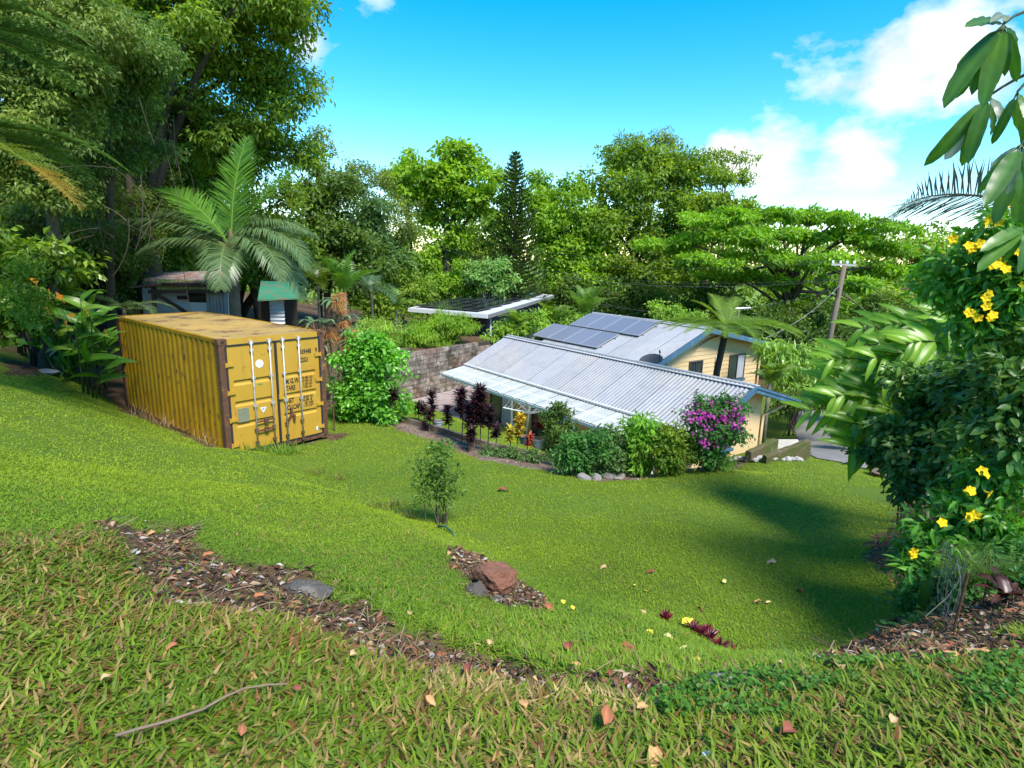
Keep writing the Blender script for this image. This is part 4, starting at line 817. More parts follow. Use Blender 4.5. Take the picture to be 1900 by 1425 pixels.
def paddle(L, W, bend, cA, seed=0, nseg=8, fold=.25, wav=.05, tip=.5, blunt=.75):
    """one large leaf along +X from its base, up +Z"""
    r = np.random.default_rng(seed); mb = MB(); V = []; C = []; s = np.linspace(0, 1, nseg+1); a = -bend*s**1.2; x = np.concatenate([[0], np.cumsum(np.cos(a[:-1]))])*L/nseg; z = np.concatenate([[0], np.cumsum(np.sin(a[:-1]))])*L/nseg
    wd = W/2*np.clip(np.sin(math.pi*s**tip if tip != 1 else math.pi*s), 0, 1)**blunt; wd[0] = W*.04; wd[-1] = 0.002
    for i in range(nseg+1):
        for k, f in ((-1, 1), (-.5, .5), (0, 0), (.5, .5), (1, 1)):
            V.append((x[i], wd[i]*k, z[i]+abs(k)*fold*wd[i]+wav*W*math.sin(i*2.3+k*1.7+seed)*abs(k))); C.append(1.35*np.array(cA)*(1.3 if k == 0 else 1)*(1+r.normal()*.05))
    F = [(i*5+j, (i+1)*5+j, (i+1)*5+j+1, i*5+j+1) for i in range(nseg) for j in range(4)]
    mb.add(V, F, np.array(C)); return mb.data('leaf', True)
def orient(P, d, up=(0, 0, 1), sc=1., base=None):
    d = unit(d); y = unit(np.cross(up, d)) if abs(np.dot(unit(up), d)) < .98 else np.array([0, 1., 0]); z = np.cross(d, y); P = np.array(P)-(base if base is not None else 0)
    return M4(P, d, y, z) @ Matrix.Diagonal((sc, sc, sc, 1))
# ------------------------------------------------------------------ forest wall and far trees
T = plant
T('broadleaf_tree', 'dense dark evergreen tree with small leaves behind the green roofed shed', 'tree', below(610, 560, 33), [(605, 405, 78, 75, 33), (560, 470, 60, 60, 33), (640, 480, 65, 65, 33)], (.26, .15), 15000, DK, seed=1, trunk_r=.25)
T('broadleaf_tree', 'blue green dense tree beside the dark evergreen', 'tree', below(690, 560, 36), [(690, 430, 55, 70, 36), (705, 500, 50, 55, 36)], (.26, .15), 10000, BL, seed=2, trunk_r=.25)
T('broadleaf_tree', 'olive feathery crowned tree rising behind the blue green tree', 'tree', below(700, 560, 43), [(690, 350, 60, 40, 43), (640, 335, 50, 30, 43), (740, 410, 50, 50, 43)], (.22, .10), 9000, OL, seed=3, trunk_r=.22, dens=.7)
T('broadleaf_tree', 'thin sparse tree standing against the sky beside the vine clad giant', 'tree', below(592, 520, 34), [(590, 285, 22, 40, 34), (605, 320, 30, 20, 34), (580, 340, 25, 15, 34)], (.24, .10), 1500, OL, seed=4, trunk_r=.10, dens=.6, cr=.5)
T('broadleaf_tree', 'tall bright green tree with vine hung trunks beside the pine', 'tree', below(830, 540, 45), [(835, 330, 85, 40, 45), (850, 292, 45, 22, 45), (770, 350, 40, 35, 45), (885, 375, 45, 38, 45), (800, 440, 18, 70, 45), (848, 430, 14, 70, 45)], (.36, .22), 15000, BR, seed=5, trunk_r=.35, cr=.85, dens=.8)
T('broadleaf_tree', 'small crowned yellowish tree left of the tall bright green tree', 'tree', below(740, 540, 47), [(738, 325, 28, 28, 47), (765, 310, 15, 20, 47)], (.3, .18), 2500, YG, seed=6, trunk_r=.15, dens=.7)
T('broadleaf_tree', 'shaded loose tree filling in behind the tall bright green tree', 'tree', below(880, 540, 52), [(890, 460, 60, 60, 52), (760, 480, 50, 60, 52), (850, 500, 80, 40, 52)], (.36, .18), 9000, MID, seed=7, trunk_r=.2, dens=.6)
T('broadleaf_tree', 'small tree with rounded crown peeping out beside the pine tip', 'tree', below(925, 540, 50), [(925, 330, 22, 20, 50), (1000, 345, 25, 20, 52), (930, 400, 22, 40, 50)], (.3, .18), 3500, YG, seed=8, trunk_r=.15, dens=.8)
for k, (lab, u, y, ells, n, cl, sd) in enumerate((
        ('large leafy tree directly right of the pine', 1060, 49, [(1050, 410, 72, 75, 49), (1010, 385, 35, 40, 50), (1080, 490, 70, 60, 48)], 15000, MID, 11),
        ('tallest domed tree of the back row with glossy clumped leaves', 1190, 51, [(1180, 350, 90, 70, 51), (1230, 310, 75, 45, 51), (1150, 440, 90, 70, 50), (1210, 500, 90, 50, 49)], 24000, MID, 12),
        ('broad tree shoulder to shoulder with the spreading rain tree', 1300, 50, [(1300, 375, 75, 55, 50), (1350, 410, 50, 40, 50), (1280, 440, 70, 50, 50)], 15000, MID, 13))):
    T('broadleaf_tree', lab, 'tree', below(u, 600, y), ells, (.38, .20), n, cl if k else BR, seed=sd, trunk_r=.4, cr=1.0)
T('eucalyptus_tree', 'sparse olive topped tree showing above the tallest domed tree', 'tree', below(1200, 600, 54), [(1200, 272, 55, 18, 54), (1150, 300, 40, 20, 54), (1270, 300, 40, 18, 54), (1225, 258, 22, 8, 54)], (.30, .10), 5000, OL, seed=14, trunk_r=.2, dens=.8, cr=.7)
T('eucalyptus_tree', 'thin pale trunked tree with small flat crown against the cloud', 'tree', below(1345, 600, 53), [(1362, 293, 40, 10, 53), (1330, 315, 22, 14, 53), (1375, 330, 18, 14, 53)], (.30, .12), 2200, MID, seed=15, trunk_r=.16, dens=1, cr=.6, bark=(.35, .26, .19))
# spreading rain tree, flat pads of foliage
pads = [(1300, 412, 60, 10), (1400, 398, 75, 11), (1490, 398, 70, 11), (1580, 408, 55, 10), (1650, 424, 45, 7), (1250, 452, 65, 12), (1345, 440, 80, 12), (1450, 436, 80, 13), (1555, 440, 75, 13), (1630, 458, 50, 10), (1300, 486, 60, 12), (1410, 480, 70, 13), (1525, 482, 70, 12), (1620, 500, 45, 10), (1440, 520, 60, 12), (1560, 528, 60, 13), (1500, 560, 60, 12), (1360, 510, 60, 12), (1590, 570, 55, 12)]
T('rain_tree', 'wide spreading rain tree with layered flat pads of bright foliage', 'tree', below(1500, 620, 42), [(u, v, ru, rv, 42+random.uniform(-3, 2), 2.2) for u, v, ru, rv in pads], (.34, .17), 30000, ((.062, .140, .010), (.16, .27, .020)), seed=16, trunk_r=.45, cr=.62, flat=.38, limbs=26, droop=.1, trunk_top=Dy(1440, 470, 43), dens=1.0, spread=.4, fork=.35)
T('broadleaf_tree', 'yellow tinged flowering tree beyond the power pole', 'tree', below(1760, 600, 48), [(1740, 490, 90, 45, 48), (1690, 460, 50, 25, 48), (1800, 540, 80, 45, 47), (1700, 540, 60, 25, 47)], (.34, .18), 14000, (YG[0], YG[1], (.36, .24, .03), .10), seed=17, trunk_r=.3, cr=.8, flat=.45)
T('broadleaf_tree', 'dark low tree over the bright far paddock', 'tree', below(1700, 620, 38), [(1690, 590, 70, 22, 38), (1620, 580, 30, 30, 39), (1760, 600, 50, 20, 38)], (.26, .12), 5000, DK, seed=18, trunk_r=.2, dens=.8)
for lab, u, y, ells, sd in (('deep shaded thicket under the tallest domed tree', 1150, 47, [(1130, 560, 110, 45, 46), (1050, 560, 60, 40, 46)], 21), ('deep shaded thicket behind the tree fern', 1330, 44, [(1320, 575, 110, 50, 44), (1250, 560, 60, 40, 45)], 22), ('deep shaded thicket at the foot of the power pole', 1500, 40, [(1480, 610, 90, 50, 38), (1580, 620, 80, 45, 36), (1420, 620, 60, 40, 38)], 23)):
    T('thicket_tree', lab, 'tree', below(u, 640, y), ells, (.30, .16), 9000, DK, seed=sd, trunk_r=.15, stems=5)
# far wood and more jungle filling the gaps
r = np.random.default_rng(88); fw_ = MB(); CC = []
for u in np.arange(-200, 2100, 26):
    for v, y in ((445, 74), (470, 72), (505, 68), (540, 64), (575, 60)):
        if u > 1600 and v > 540: continue
        CC.append(Dy(u+r.uniform(-14, 14), v+r.uniform(-12, 12)-(20 if u < 600 else 0), y+r.uniform(-3, 3)))
CC = np.array(CC); crown(fw_, CC, 1.7, 30000, (.75, .42), MID, r, .8); settle(fw_, 'far_wood', LEAF, below(900, 560, 66), 'solid green wood closing the view behind the back row of trees', 'wood', kind='stuff')
for lab, u, y, ells, sd, cl in (('dark jungle tree closing the bank behind the twiggy tree', 90, 25, [(60, 300, 150, 150, 25), (60, 460, 130, 80, 23)], 24, DK), ('dark jungle tree closing the view behind the garden shed', 280, 27, [(260, 330, 120, 110, 27), (280, 450, 120, 70, 26), (180, 500, 80, 40, 24)], 25, MID), ('dark jungle tree right behind the coconut palm', 440, 30, [(430, 380, 120, 100, 30), (470, 490, 110, 50, 30)], 26, DK), ('lofty jungle tree filling the sky above the left bank', 120, 24, [(120, 60, 180, 110, 24), (200, 180, 140, 90, 25)], 27, DK)):
    T('jungle_tree', lab, 'tree', below(u, 560, y), ells, (.28, .15), 15000, cl, seed=sd, trunk_r=.2, stems=5, dens=.9)
# norfolk pine
base = below(955, 560, 42); apex = Dy(957, 280, 42); NP = thing('norfolk_pine', base, 'tall conical pine with tiered dark green branches', 'tree')
b = MB(); b.tube([base-[0, 0, .3], (base+apex)/2, apex], [.28, .15, .02], 8, (.10, .08, .06)); H = apex[2]-base[2]; lf = MB(); r = np.random.default_rng(5)
for i in range(46):
    f = i/45; z = base[2]+H*(.06+.92*f); R = 2.7*(1-f)**.72*(1 if f > .1 else .75)+.12; c = base+(apex-base)*((z-base[2])/H); c[2] = z
    for k in range(7):
        a = k*2*math.pi/7+i*.7+r.normal()*.12; L = R*r.uniform(.8, 1.1); t = np.linspace(0, 1, 7)[:, None]; d = np.array([math.cos(a), math.sin(a), 0]); pts = c+d*L*t+np.array([0, 0, 1.])*(L*(.30+.3*f)*t**1.6-.12*L*t)
        b.tube(pts, np.linspace(.03, .008, 7), 4, (.07, .06, .04)); n = int(26*L)+8; q = r.uniform(.12, 1.02, n); P = np.stack([np.interp(q, t[:, 0], pts[:, j]) for j in range(3)], 1); sd = np.array([-d[1], d[0], 0])
        D = unit(d*.7+sd*r.choice([-1, 1], n)[:, None]*.6+np.array([0, 0, .5])+r.normal(size=(n, 3))*.2); tt = r.random((n, 1)); leafset(lf, P, D, np.array([0, 0, 1.])+r.normal(size=(n, 3))*.3, .34*r.uniform(.7, 1.2, n), .085, np.array([.028, .070, .012])*(1-tt)+np.array([.085, .145, .022])*tt, -.1)
lf.build('crown', LEAF, NP); b.build('trunk', BARK, NP)
# ------------------------------------------------------------------ jungle on the left
V1, _ = T('vine_clad_giant_tree', 'huge vine clad rainforest tree towering behind the palm', 'tree', below(300, 480, 23), [(430, 50, 165, 95, 22), (520, 170, 55, 85, 23), (400, 190, 130, 90, 23), (470, 275, 95, 50, 24), (290, 20, 130, 80, 21), (560, 40, 48, 45, 22), (380, -110, 210, 110, 22), (540, 280, 35, 40, 24)], (.21, .085), 62000, MID, seed=31, trunk_r=.55, cr=.75, trunk_top=Dy(300, 40, 22.5), limbs=22, droop=.55, bark=(.06, .05, .04), dens=.9, fork=.4)
T('jungle_tree', 'olive small leaved tree draped with vines above the left bank', 'tree', below(60, 560, 15.5), [(100, 110, 130, 90, 15.5), (30, 230, 110, 90, 15), (60, 30, 130, 60, 15), (60, 340, 100, 60, 15.5)], (.125, .06), 52000, OL, seed=32, trunk_r=.2, cr=.5, droop=.7)
T('jungle_tree', 'hanging grey green tree in front of the giant trunk', 'tree', below(200, 540, 21), [(205, 150, 80, 80, 17), (200, 270, 85, 70, 18.5), (260, 90, 60, 40, 17)], (.13, .06), 30000, ((.042, .085, .018), (.10, .155, .03)), seed=33, trunk_r=.15, cr=.5, droop=.7)
T('jungle_tree', 'tangled twiggy tree leaning over the garden shed', 'tree', below(200, 560, 22), [(100, 390, 110, 70, 18.5), (215, 410, 75, 70, 21.5), (300, 370, 55, 55, 22.5), (130, 470, 120, 50, 20)], (.13, .065), 32000, OL, seed=34, trunk_r=.12, cr=.45, droop=.5)
T('jungle_tree', 'shaded mid green tree between the giant and the dark evergreen', 'tree', below(480, 540, 29), [(490, 400, 70, 80, 29), (330, 330, 90, 80, 27), (420, 470, 120, 50, 28), (540, 470, 40, 60, 30)], (.22, .11), 20000, MID, seed=35, trunk_r=.25)
T('jungle_tree', 'dark understorey tree filling the bank behind the heliconias', 'tree', below(100, 580, 20), [(60, 480, 120, 70, 19), (220, 510, 80, 40, 21), (40, 350, 90, 80, 20)], (.18, .10), 20000, DK, seed=36, trunk_r=.2)
T('broadleaf_shrub', 'broad leaved creeper thicket at the foot of the jungle bank', 'shrub', below(60, 610, 16), [(30, 480, 80, 45, 15), (110, 500, 60, 40, 16), (30, 560, 60, 50, 14.5)], (.22, .13), 4200, MID, seed=37, trunk_r=.03, stems=6, droop=.6, m=GLOSS)
T('small_leaved_shrub', 'loose small leaved shrub on the grassy corner left of the heliconias', 'shrub', on(45, 655), [(40, 540, 40, 60, 13.2), (70, 580, 30, 40, 13.2), (60, 500, 25, 30, 13.2)], (.085, .045), 1900, MID, seed=38, trunk_r=.02, stems=6, cr=.22)
# hanging vines
r = np.random.default_rng(9); vb = MB()
for i in range(40):
    u = r.uniform(-20, 330); v0 = r.uniform(120, 430); y = r.uniform(15.5, 19); p = Dy(u, v0, y); L = r.uniform(.8, 3.2); q = p+np.array([r.normal()*.5, r.normal()*.3, -L]); vb.tube(bez(p, (p+q)/2+r.normal(size=3)*.25, q, 7), .007*r.uniform(.6, 1.8), 4, np.array([.10, .075, .05])*r.uniform(.5, 1.3))
for i in range(20):
    u = r.uniform(-20, 260); v0 = r.uniform(280, 480); y = r.uniform(14.5, 17.5); p = Dy(u, v0, y); q = p+np.array([r.uniform(.6, 1.8)*r.choice([-1, 1]), r.normal()*.3, r.uniform(-.9, .3)]); vb.tube(bez(p, (p+q)/2+np.array([0, 0, .2]), q, 7), .007*r.uniform(.6, 1.6), 4, np.array([.13, .095, .065])*r.uniform(.5, 1.3))
settle(vb, 'hanging_vines', BARK, below(120, 560, 15.5), 'tangle of bare brown vines and twigs hanging from the jungle trees', 'vines', kind='stuff')
# tree ferns at the left edge
FC = ((.06, .12, .025), (.11, .19, .04))
fm1 = frond_mesh(3.3, .45, 1.15, 34, .62, .1, FC[0], FC[1], 3, .25, .25, .14, comb=11, rr=.02); fm2 = frond_mesh(3.2, .15, 1.0, 34, .6, .1, (.09, .15, .02), (.17, .20, .03), 4, .25, .25, .14, comb=11, rr=.02, tipcol=(.26, .18, .02))
def tree_fern(P, label, dirs, h, seed=0, sc=1., group=None):
    base = np.array([P[0], P[1], float(gz(P[0], P[1]))]); t = thing('tree_fern', base, label, 'tree fern', group); b = MB(); b.tube([base-[0, 0, .2], (base+P)/2+[.05, 0, 0], P], [.13, .10, .11], 9, (.045, .028, .018)); b.build('trunk', BARK, t, smooth=True)
    for i, (az, k) in enumerate(dirs): place_frond(fm1 if k == 0 else fm2, t, P, math.radians(az), random.uniform(-.2, .2), sc*random.uniform(.88, 1.08), m=LEAF)
    return t
tree_fern(Dy(-185, 60, 9.5), 'tree fern whose yellow tipped fronds hang in front of the left jungle', [(0, 0), (-30, 1), (-65, 0), (40, 0), (80, 0), (130, 0), (200, 0), (-110, 1)], 5, 1)
tree_fern(Dy(-195, 265, 8.8), 'lower tree fern with browning fronds at the jungle edge', [(-10, 1), (-50, 0), (30, 0), (70, 0), (120, 0), (220, 0), (-90, 0)], 4, 2, .95)
tree_fern(Dy(-170, -110, 9.5), 'tall tree fern arching yellow green fronds across the jungle top', [(10, 0), (-25, 1), (-70, 0), (60, 0), (140, 0), (230, 0)], 5, 3)
tree_fern(Dy(225, 215, 21), 'shaded tree fern among the jungle trunks behind the palm', [(0, 0), (-35, 0), (-75, 0), (40, 0), (100, 0), (180, 0), (230, 0), (-110, 0)], 5, 4)
# ------------------------------------------------------------------ the coconut palm
PC = Dy(430, 462, 18.2); PB = below(425, 600, 18.4); CP = thing('coconut_palm', PB, 'large coconut palm with long arching fronds behind the container', 'palm')
b = MB(); b.tube([PB-[0, 0, .3], PB*.5+PC*.5+[.08, 0, -.3], PC-[0, 0, .1]], [.20, .17, .15], 10, (.13, .10, .075)); b.build('trunk', BARK, CP, smooth=True)
b = MB(); b.tube([PC-[0, 0, .25], PC+[0, 0, .2], PC+[0, 0, .6]], [.15, .11, .03], 9, (.13, .10, .04)); b.build('crown_shaft', BARK, CP, smooth=True)
pA, pB_ = (.075, .135, .045), (.15, .215, .085); uA, uB = (.06, .155, .015), (.12, .25, .03)
for az, e0, dr, L, cl, ro in ((70, 1.50, .45, 3.5, 1, 0), (15, 1.12, .55, 3.5, 1, .5), (165, 1.10, .95, 2.9, 1, -.2), (182, 1.0, 1.9, 3.2, 0, 0), (190, .55, 1.25, 4.7, 0, 0), (196, .35, 1.0, 2.7, 0, 0), (-12, .85, 1.5, 2.9, 0, 0), (-25, .65, 1.9, 3.6, 0, 0), (-40, .45, 1.7, 3.4, 0, 0), (-75, .30, 1.9, 2.6, 0, 0), (-20, .15, 1.5, 3.2, 0, 0), (100, .9, 1.3, 3.0, 0, 0), (140, .6, 1.4, 3.0, 0, 0), (40, .7, 1.3, 3.0, 0, 0)):
    me = frond_mesh(L, e0, dr, 74, .95 if cl == 0 else 1.0, .05, pA if cl == 0 else uA, pB_ if cl == 0 else uB, int(az)+400, .75 if cl == 0 else .10, .5 if cl == 0 else .45, .13, rr=.035, keel=.1)
    place_frond(me, CP, PC, math.radians(az), ro)
def small_palm(u, v, y, label, n, L, cA, cB, e0=1.2, dr=1.1, ll=.45, seed=0, trunk=None, group=None, spreadaz=360, lw=.045, base=None, name='feather_palm'):
    P = Dy(u, v, y); bs = np.array([P[0], P[1], float(gz(P[0], P[1]))]) if base is None else base; t = thing(name, bs, label, 'palm', group); b = MB(); b.tube([bs-[0, 0, .2], (bs+P)/2, P], [.09, .07, .06], 7, (.16, .15, .11)); b.build('trunk', BARK, t, smooth=True)
    ms = [frond_mesh(L, e0+d, dr, 32, ll, lw, cA, cB, seed+k, .35, .5, .12, rr=.018) for k, d in enumerate((0, -.35, .25))]
    for i in range(n): place_frond(ms[i % 3], t, P, math.radians(i*137.5+seed*20), random.uniform(-.15, .15), random.uniform(.85, 1.1))
    return t
small_palm(1085, 588, 31, 'bright feathery palm rising behind the grey corrugated roof', 13, 2.0, uA, (.17, .27, .05), 1.35, 1.0, .5, 41)
small_palm(640, 545, 27, 'upright green palm behind the leafy mound', 11, 2.1, uA, uB, 1.35, 1.0, .5, 43)
small_palm(590, 530, 28, 'dark feathered palm beside the green roofed shed', 10, 1.9, MID[0], MID[1], .9, 1.4, .5, 44)
small_palm(690, 545, 29, 'silvery drooping palm above the bright hedge', 11, 1.9, BL[0], (.12, .20, .09), .9, 1.7, .5, 45)
small_palm(735, 575, 30, 'low green palm beside the neighbour carport', 9, 1.6, uA, YG[1], 1.2, 1.3, .4, 46)
small_palm(965, 612, 29, 'yellow green palm between the slate wall and the roof', 11, 1.5, YG[0], YG[1], 1.1, 1.4, .4, 47)
small_palm(1020, 600, 30, 'golden green palm left of the bright feathery palm', 10, 1.5, YG[0], YG[1], 1.2, 1.3, .4, 48)
small_palm(1428, 712, 19.0, 'young palm against the corner of the upper house', 10, 1.0, YG[0], YG[1], 1.15, 1.2, .3, 49)
small_palm(230, 575, 17.5, 'small drooping palm behind the container beside the heliconias', 7, 1.5, pA, pB_, .5, 1.2, .4, 50)
# palm whose lone dark frond crosses the sky at the right edge
P = Dy(1955, 400, 7.2); bs = np.array([P[0], P[1], float(gz(P[0], P[1]))]); RPm = thing('feather_palm', bs, 'palm with one grey feathery frond spread against the sky', 'palm'); b = MB(); b.tube([bs-[0, 0, .2], (bs+P)/2, P], [.11, .09, .08], 8, (.16, .15, .11)); b.build('trunk', BARK, RPm, smooth=True)
me = frond_mesh(2.1, .50, 1.15, 60, .62, .020, (.05, .07, .05), (.10, .12, .09), 77, .05, .55, .1, rr=.02, keel=.05)
for az, ro in ((186, .75), (120, 0), (70, .1), (20, 0), (-30, .1)): place_frond(me, RPm, P, math.radians(az), ro)
# fishtail palms with orange sprays beside the container
FP = below(622, 640, 18.5); t = thing('fishtail_palm', FP, 'pale leaved palm clump with orange seed sprays behind the container doors', 'palm'); r = np.random.default_rng(6)
lm = paddle(.75, .16, 1.3, (.12, .19, .085), 1); lm2 = paddle(.6, .13, 1.5, (.16, .22, .12), 2); spray = MB()
for i in range(60):
    a = r.uniform(0, 6.28); e = r.uniform(-.3, .5); d = np.array([math.cos(a)*math.cos(e)*.5, math.sin(a)*math.cos(e)*.5, -.35+math.sin(e)]); spray.tube(bez(np.zeros(3), d*.3+[0, 0, .10], d*.55, 4), .006, 3, np.array([.42, .18, .06])*r.uniform(.6, 1.2))
spm = spray.data('seed_spray')
for u, v in ((600, 640), (640, 590), (580, 600), (660, 640), (625, 560), (605, 600), (650, 615)):
    C_ = Dy(u, v, 18.5+r.uniform(-.5, .6)); b = MB(); b.tube([FP+r.normal(size=3)*.15-[0, 0, .2], (FP+C_)/2+[.05, 0, .1], C_], [.04, .035, .03], 6, (.16, .14, .10)); b.build('stem', BARK, t)
    for k in range(9):
        a = r.uniform(0, 6.28); put('leaf', lm if k % 2 else lm2, GLOSS, t, M=orient(C_, (math.cos(a), math.sin(a), r.uniform(.1, .9)), sc=r.uniform(.7, 1.15), base=WL[t.name]))
    for k in range(2): put('seed_spray', spm, SOLID, t, M=Matrix.Translation(Vector(C_+np.array([r.normal()*.25, r.normal()*.2-.15, r.normal()*.18])-WL[t.name])))
# ------------------------------------------------------------------ tree fern by the upper house
P = Dy(1347, 612, 17.5); base = np.array([P[0]-.22, P[1], -5.6]); t = thing('tree_fern', base, 'tree fern with flat green fronds over the upper house gable', 'tree fern'); b = MB(); b.tube([base, Dy(1330, 690, 17.5), P], [.13, .10, .10], 9, (.045, .03, .02)); b.build('trunk', BARK, t, smooth=True)
fa = frond_mesh(2.2, .38, .85, 30, .52, .08, (.085, .16, .02), (.17, .27, .04), 8, .15, .25, .12, comb=9, rr=.016); fb = frond_mesh(1.6, 1.0, .8, 24, .42, .08, (.11, .19, .02), (.19, .29, .04), 9, .1, .25, .12, comb=9, rr=.016); fd = frond_mesh(1.3, -.25, .8, 22, .2, .07, (.06, .025, .02), (.10, .045, .03), 10, .6, .2, .2, comb=5, rr=.014)
for az, k in ((175, 0), (205, 0), (235, 0), (-5, 0), (-35, 0), (-70, 0), (20, 0), (60, 1), (130, 0), (100, 1), (270, 0), (160, 1), (-15, 0), (190, 0), (-50, 0), (40, 0), (220, 0), (250, 0), (8, 0), (-100, 0)): place_frond(fa if k == 0 else fb, t, P, math.radians(az), random.uniform(-.15, .15), random.uniform(.85, 1.08), m=LEAF)
for az in (185, 172): place_frond(fd, t, P-[0, 0, .12], math.radians(az), 0, 1, m=SOLID, name='dead_frond')
# ------------------------------------------------------------------ shrubs round the houses
T('bamboo_shrub', 'bright feathery bamboo spilling over the block wall by the leafy mound', 'shrub', below(720, 640, 26.6), [(715, 628, 45, 32, 26.5), (690, 612, 40, 22, 27)], (.20, .035), 7500, YG, seed=51, trunk_r=.015, stems=12, droop=.9, cr=.42)
T('bamboo_shrub', 'bright feathery bamboo over the middle of the block wall', 'shrub', below(790, 640, 27.6), [(785, 628, 45, 32, 27.5), (800, 605, 35, 16, 28)], (.20, .035), 7500, BR, seed=52, trunk_r=.015, stems=12, droop=.9, cr=.42)
T('bamboo_shrub', 'bright feathery bamboo against the slate house wall', 'shrub', below(845, 635, 28.8), [(845, 620, 40, 36, 28.7), (820, 602, 30, 20, 28.5)], (.20, .035), 7000, BR, seed=53, trunk_r=.015, stems=12, droop=.9, cr=.42)
T('broadleaf_shrub', 'leafy shrub in front of the slate house gutter', 'shrub', below(990, 610, 32), [(985, 604, 40, 20, 29), (1050, 602, 40, 22, 31), (930, 612, 26, 22, 29)], (.2, .09), 7000, YG, seed=54, trunk_r=.02, stems=8)
T('broadleaf_shrub', 'rounded shrub behind the flat pale roof', 'shrub', below(850, 545, 41), [(850, 515, 45, 28, 41), (800, 530, 40, 25, 41)], (.26, .13), 5500, BR, seed=55, trunk_r=.03, stems=8)
T('broadleaf_shrub', 'pale green shrub behind the flat pale roof nearest the pine', 'shrub', below(905, 540, 40), [(910, 512, 38, 28, 40)], (.26, .13), 4000, ((.09, .17, .04), (.19, .29, .08)), seed=56, trunk_r=.03, stems=8)
T('broadleaf_shrub', 'tangled green shrub left of the neighbour carport', 'shrub', below(730, 570, 35), [(735, 520, 45, 45, 36), (690, 560, 45, 35, 33), (760, 545, 40, 30, 37)], (.24, .11), 8000, MID, seed=57, trunk_r=.03, stems=8)
T('broadleaf_shrub', 'small lime green shrub behind the roof ridge beside the tree fern', 'shrub', below(1255, 600, 31), [(1255, 588, 48, 14, 31), (1230, 580, 25, 10, 31)], (.18, .07), 3500, YG, seed=58, trunk_r=.02, stems=8)
T('umbrella_shrub', 'lime green umbrella leaved shrub beyond the low house gutter', 'shrub', below(1480, 720, 22), [(1470, 660, 45, 28, 22), (1515, 660, 38, 25, 22), (1440, 650, 30, 15, 22), (1480, 700, 45, 30, 21.5)], (.34, .055), 5200, YG, seed=59, trunk_r=.025, stems=9, droop=.9, cr=.4, m=GLOSS)
T('heliconia_hedge', 'dry orange tinged shrub at the far side of the driveway', 'shrub', below(1600, 700, 22), [(1600, 672, 55, 14, 22), (1640, 690, 40, 20, 21)], (.26, .07), 2600, ((.30, .16, .04), (.42, .30, .10), (.12, .2, .03), .35), seed=60, trunk_r=.02, stems=8)
T('broadleaf_shrub', 'dark shrub by the drive under the low house gutter', 'shrub', below(1470, 765, 20.5), [(1462, 745, 22, 22, 20.3), (1500, 730, 30, 15, 21)], (.16, .08), 2000, DK, seed=61, trunk_r=.02, stems=6)
T('broadleaf_shrub', 'reddish shrub lining the far edge of the driveway', 'shrub', below(1560, 770, 18.5), [(1550, 735, 40, 25, 19), (1600, 790, 25, 30, 16.5)], (.16, .06), 2600, ((.06, .10, .03), (.16, .17, .05), (.25, .07, .03), .08), seed=62, trunk_r=.02, stems=6)
P = on(690, 778)
T('leafy_mound_shrub', 'dense glossy mound of green climbing leaves beside the container', 'shrub', P, [(685, 690, 62, 66, P[1]-.1), (700, 745, 60, 35, P[1]-.2), (665, 735, 45, 45, P[1]-.1), (680, 640, 40, 22, P[1])], (.115, .07), 12500, ((.045, .135, .012), (.12, .285, .025)), seed=63, trunk_r=.03, stems=10, cr=.30, hi=True, m=GLOSS, dens=1.5)
# ------------------------------------------------------------------ garden bed along the lawn
def cordyline(u, vb, vt, label, seed, cols=((.018, .016, .012), (.055, .020, .026)), frac=.62, ll=.24, lw=.05, group=None, bare=(.20, .12, .08), dense=1.0, P=None):
    r = np.random.default_rng(seed); P = on(u, vb) if P is None else P; h = (vb-vt)*P[1]/FPX*1.02; t = thing('cordyline', P, label, 'plant', group); top = P+np.array([r.normal()*.04, 0, h*.88]); b = MB(); b.tube([P-[0, 0, .05], (P+top)/2+[r.normal()*.03, 0, 0], top], [.016, .013, .010], 5, bare); b.build('stem', BARK, t)
    n = int(150*dense*frac*h/.7)+20; f = r.uniform(1-frac, 1, n)**.8; a = r.uniform(0, 6.28, n); el = r.uniform(-.15, .8, n)+f*.3; Q = P+(top-P)*f[:, None]; D = np.stack([np.cos(a)*np.cos(el), np.sin(a)*np.cos(el), np.sin(el)], 1); N = np.array([0, 0, 1.])-D*.3; c = np.array(cols[0])*(1-f[:, None])+np.array(cols[1])*f[:, None]; c = c*(1+r.normal(size=(n, 1))*.35)
    mb = MB(); leafset(mb, Q, D, N, ll*r.uniform(.6, 1.1, n), lw, np.clip(c, .004, 1), .3, hi=True); mb.build('leaves', GLOSS, t); return t
GC = 'dark purple cordylines in the mulch bed'
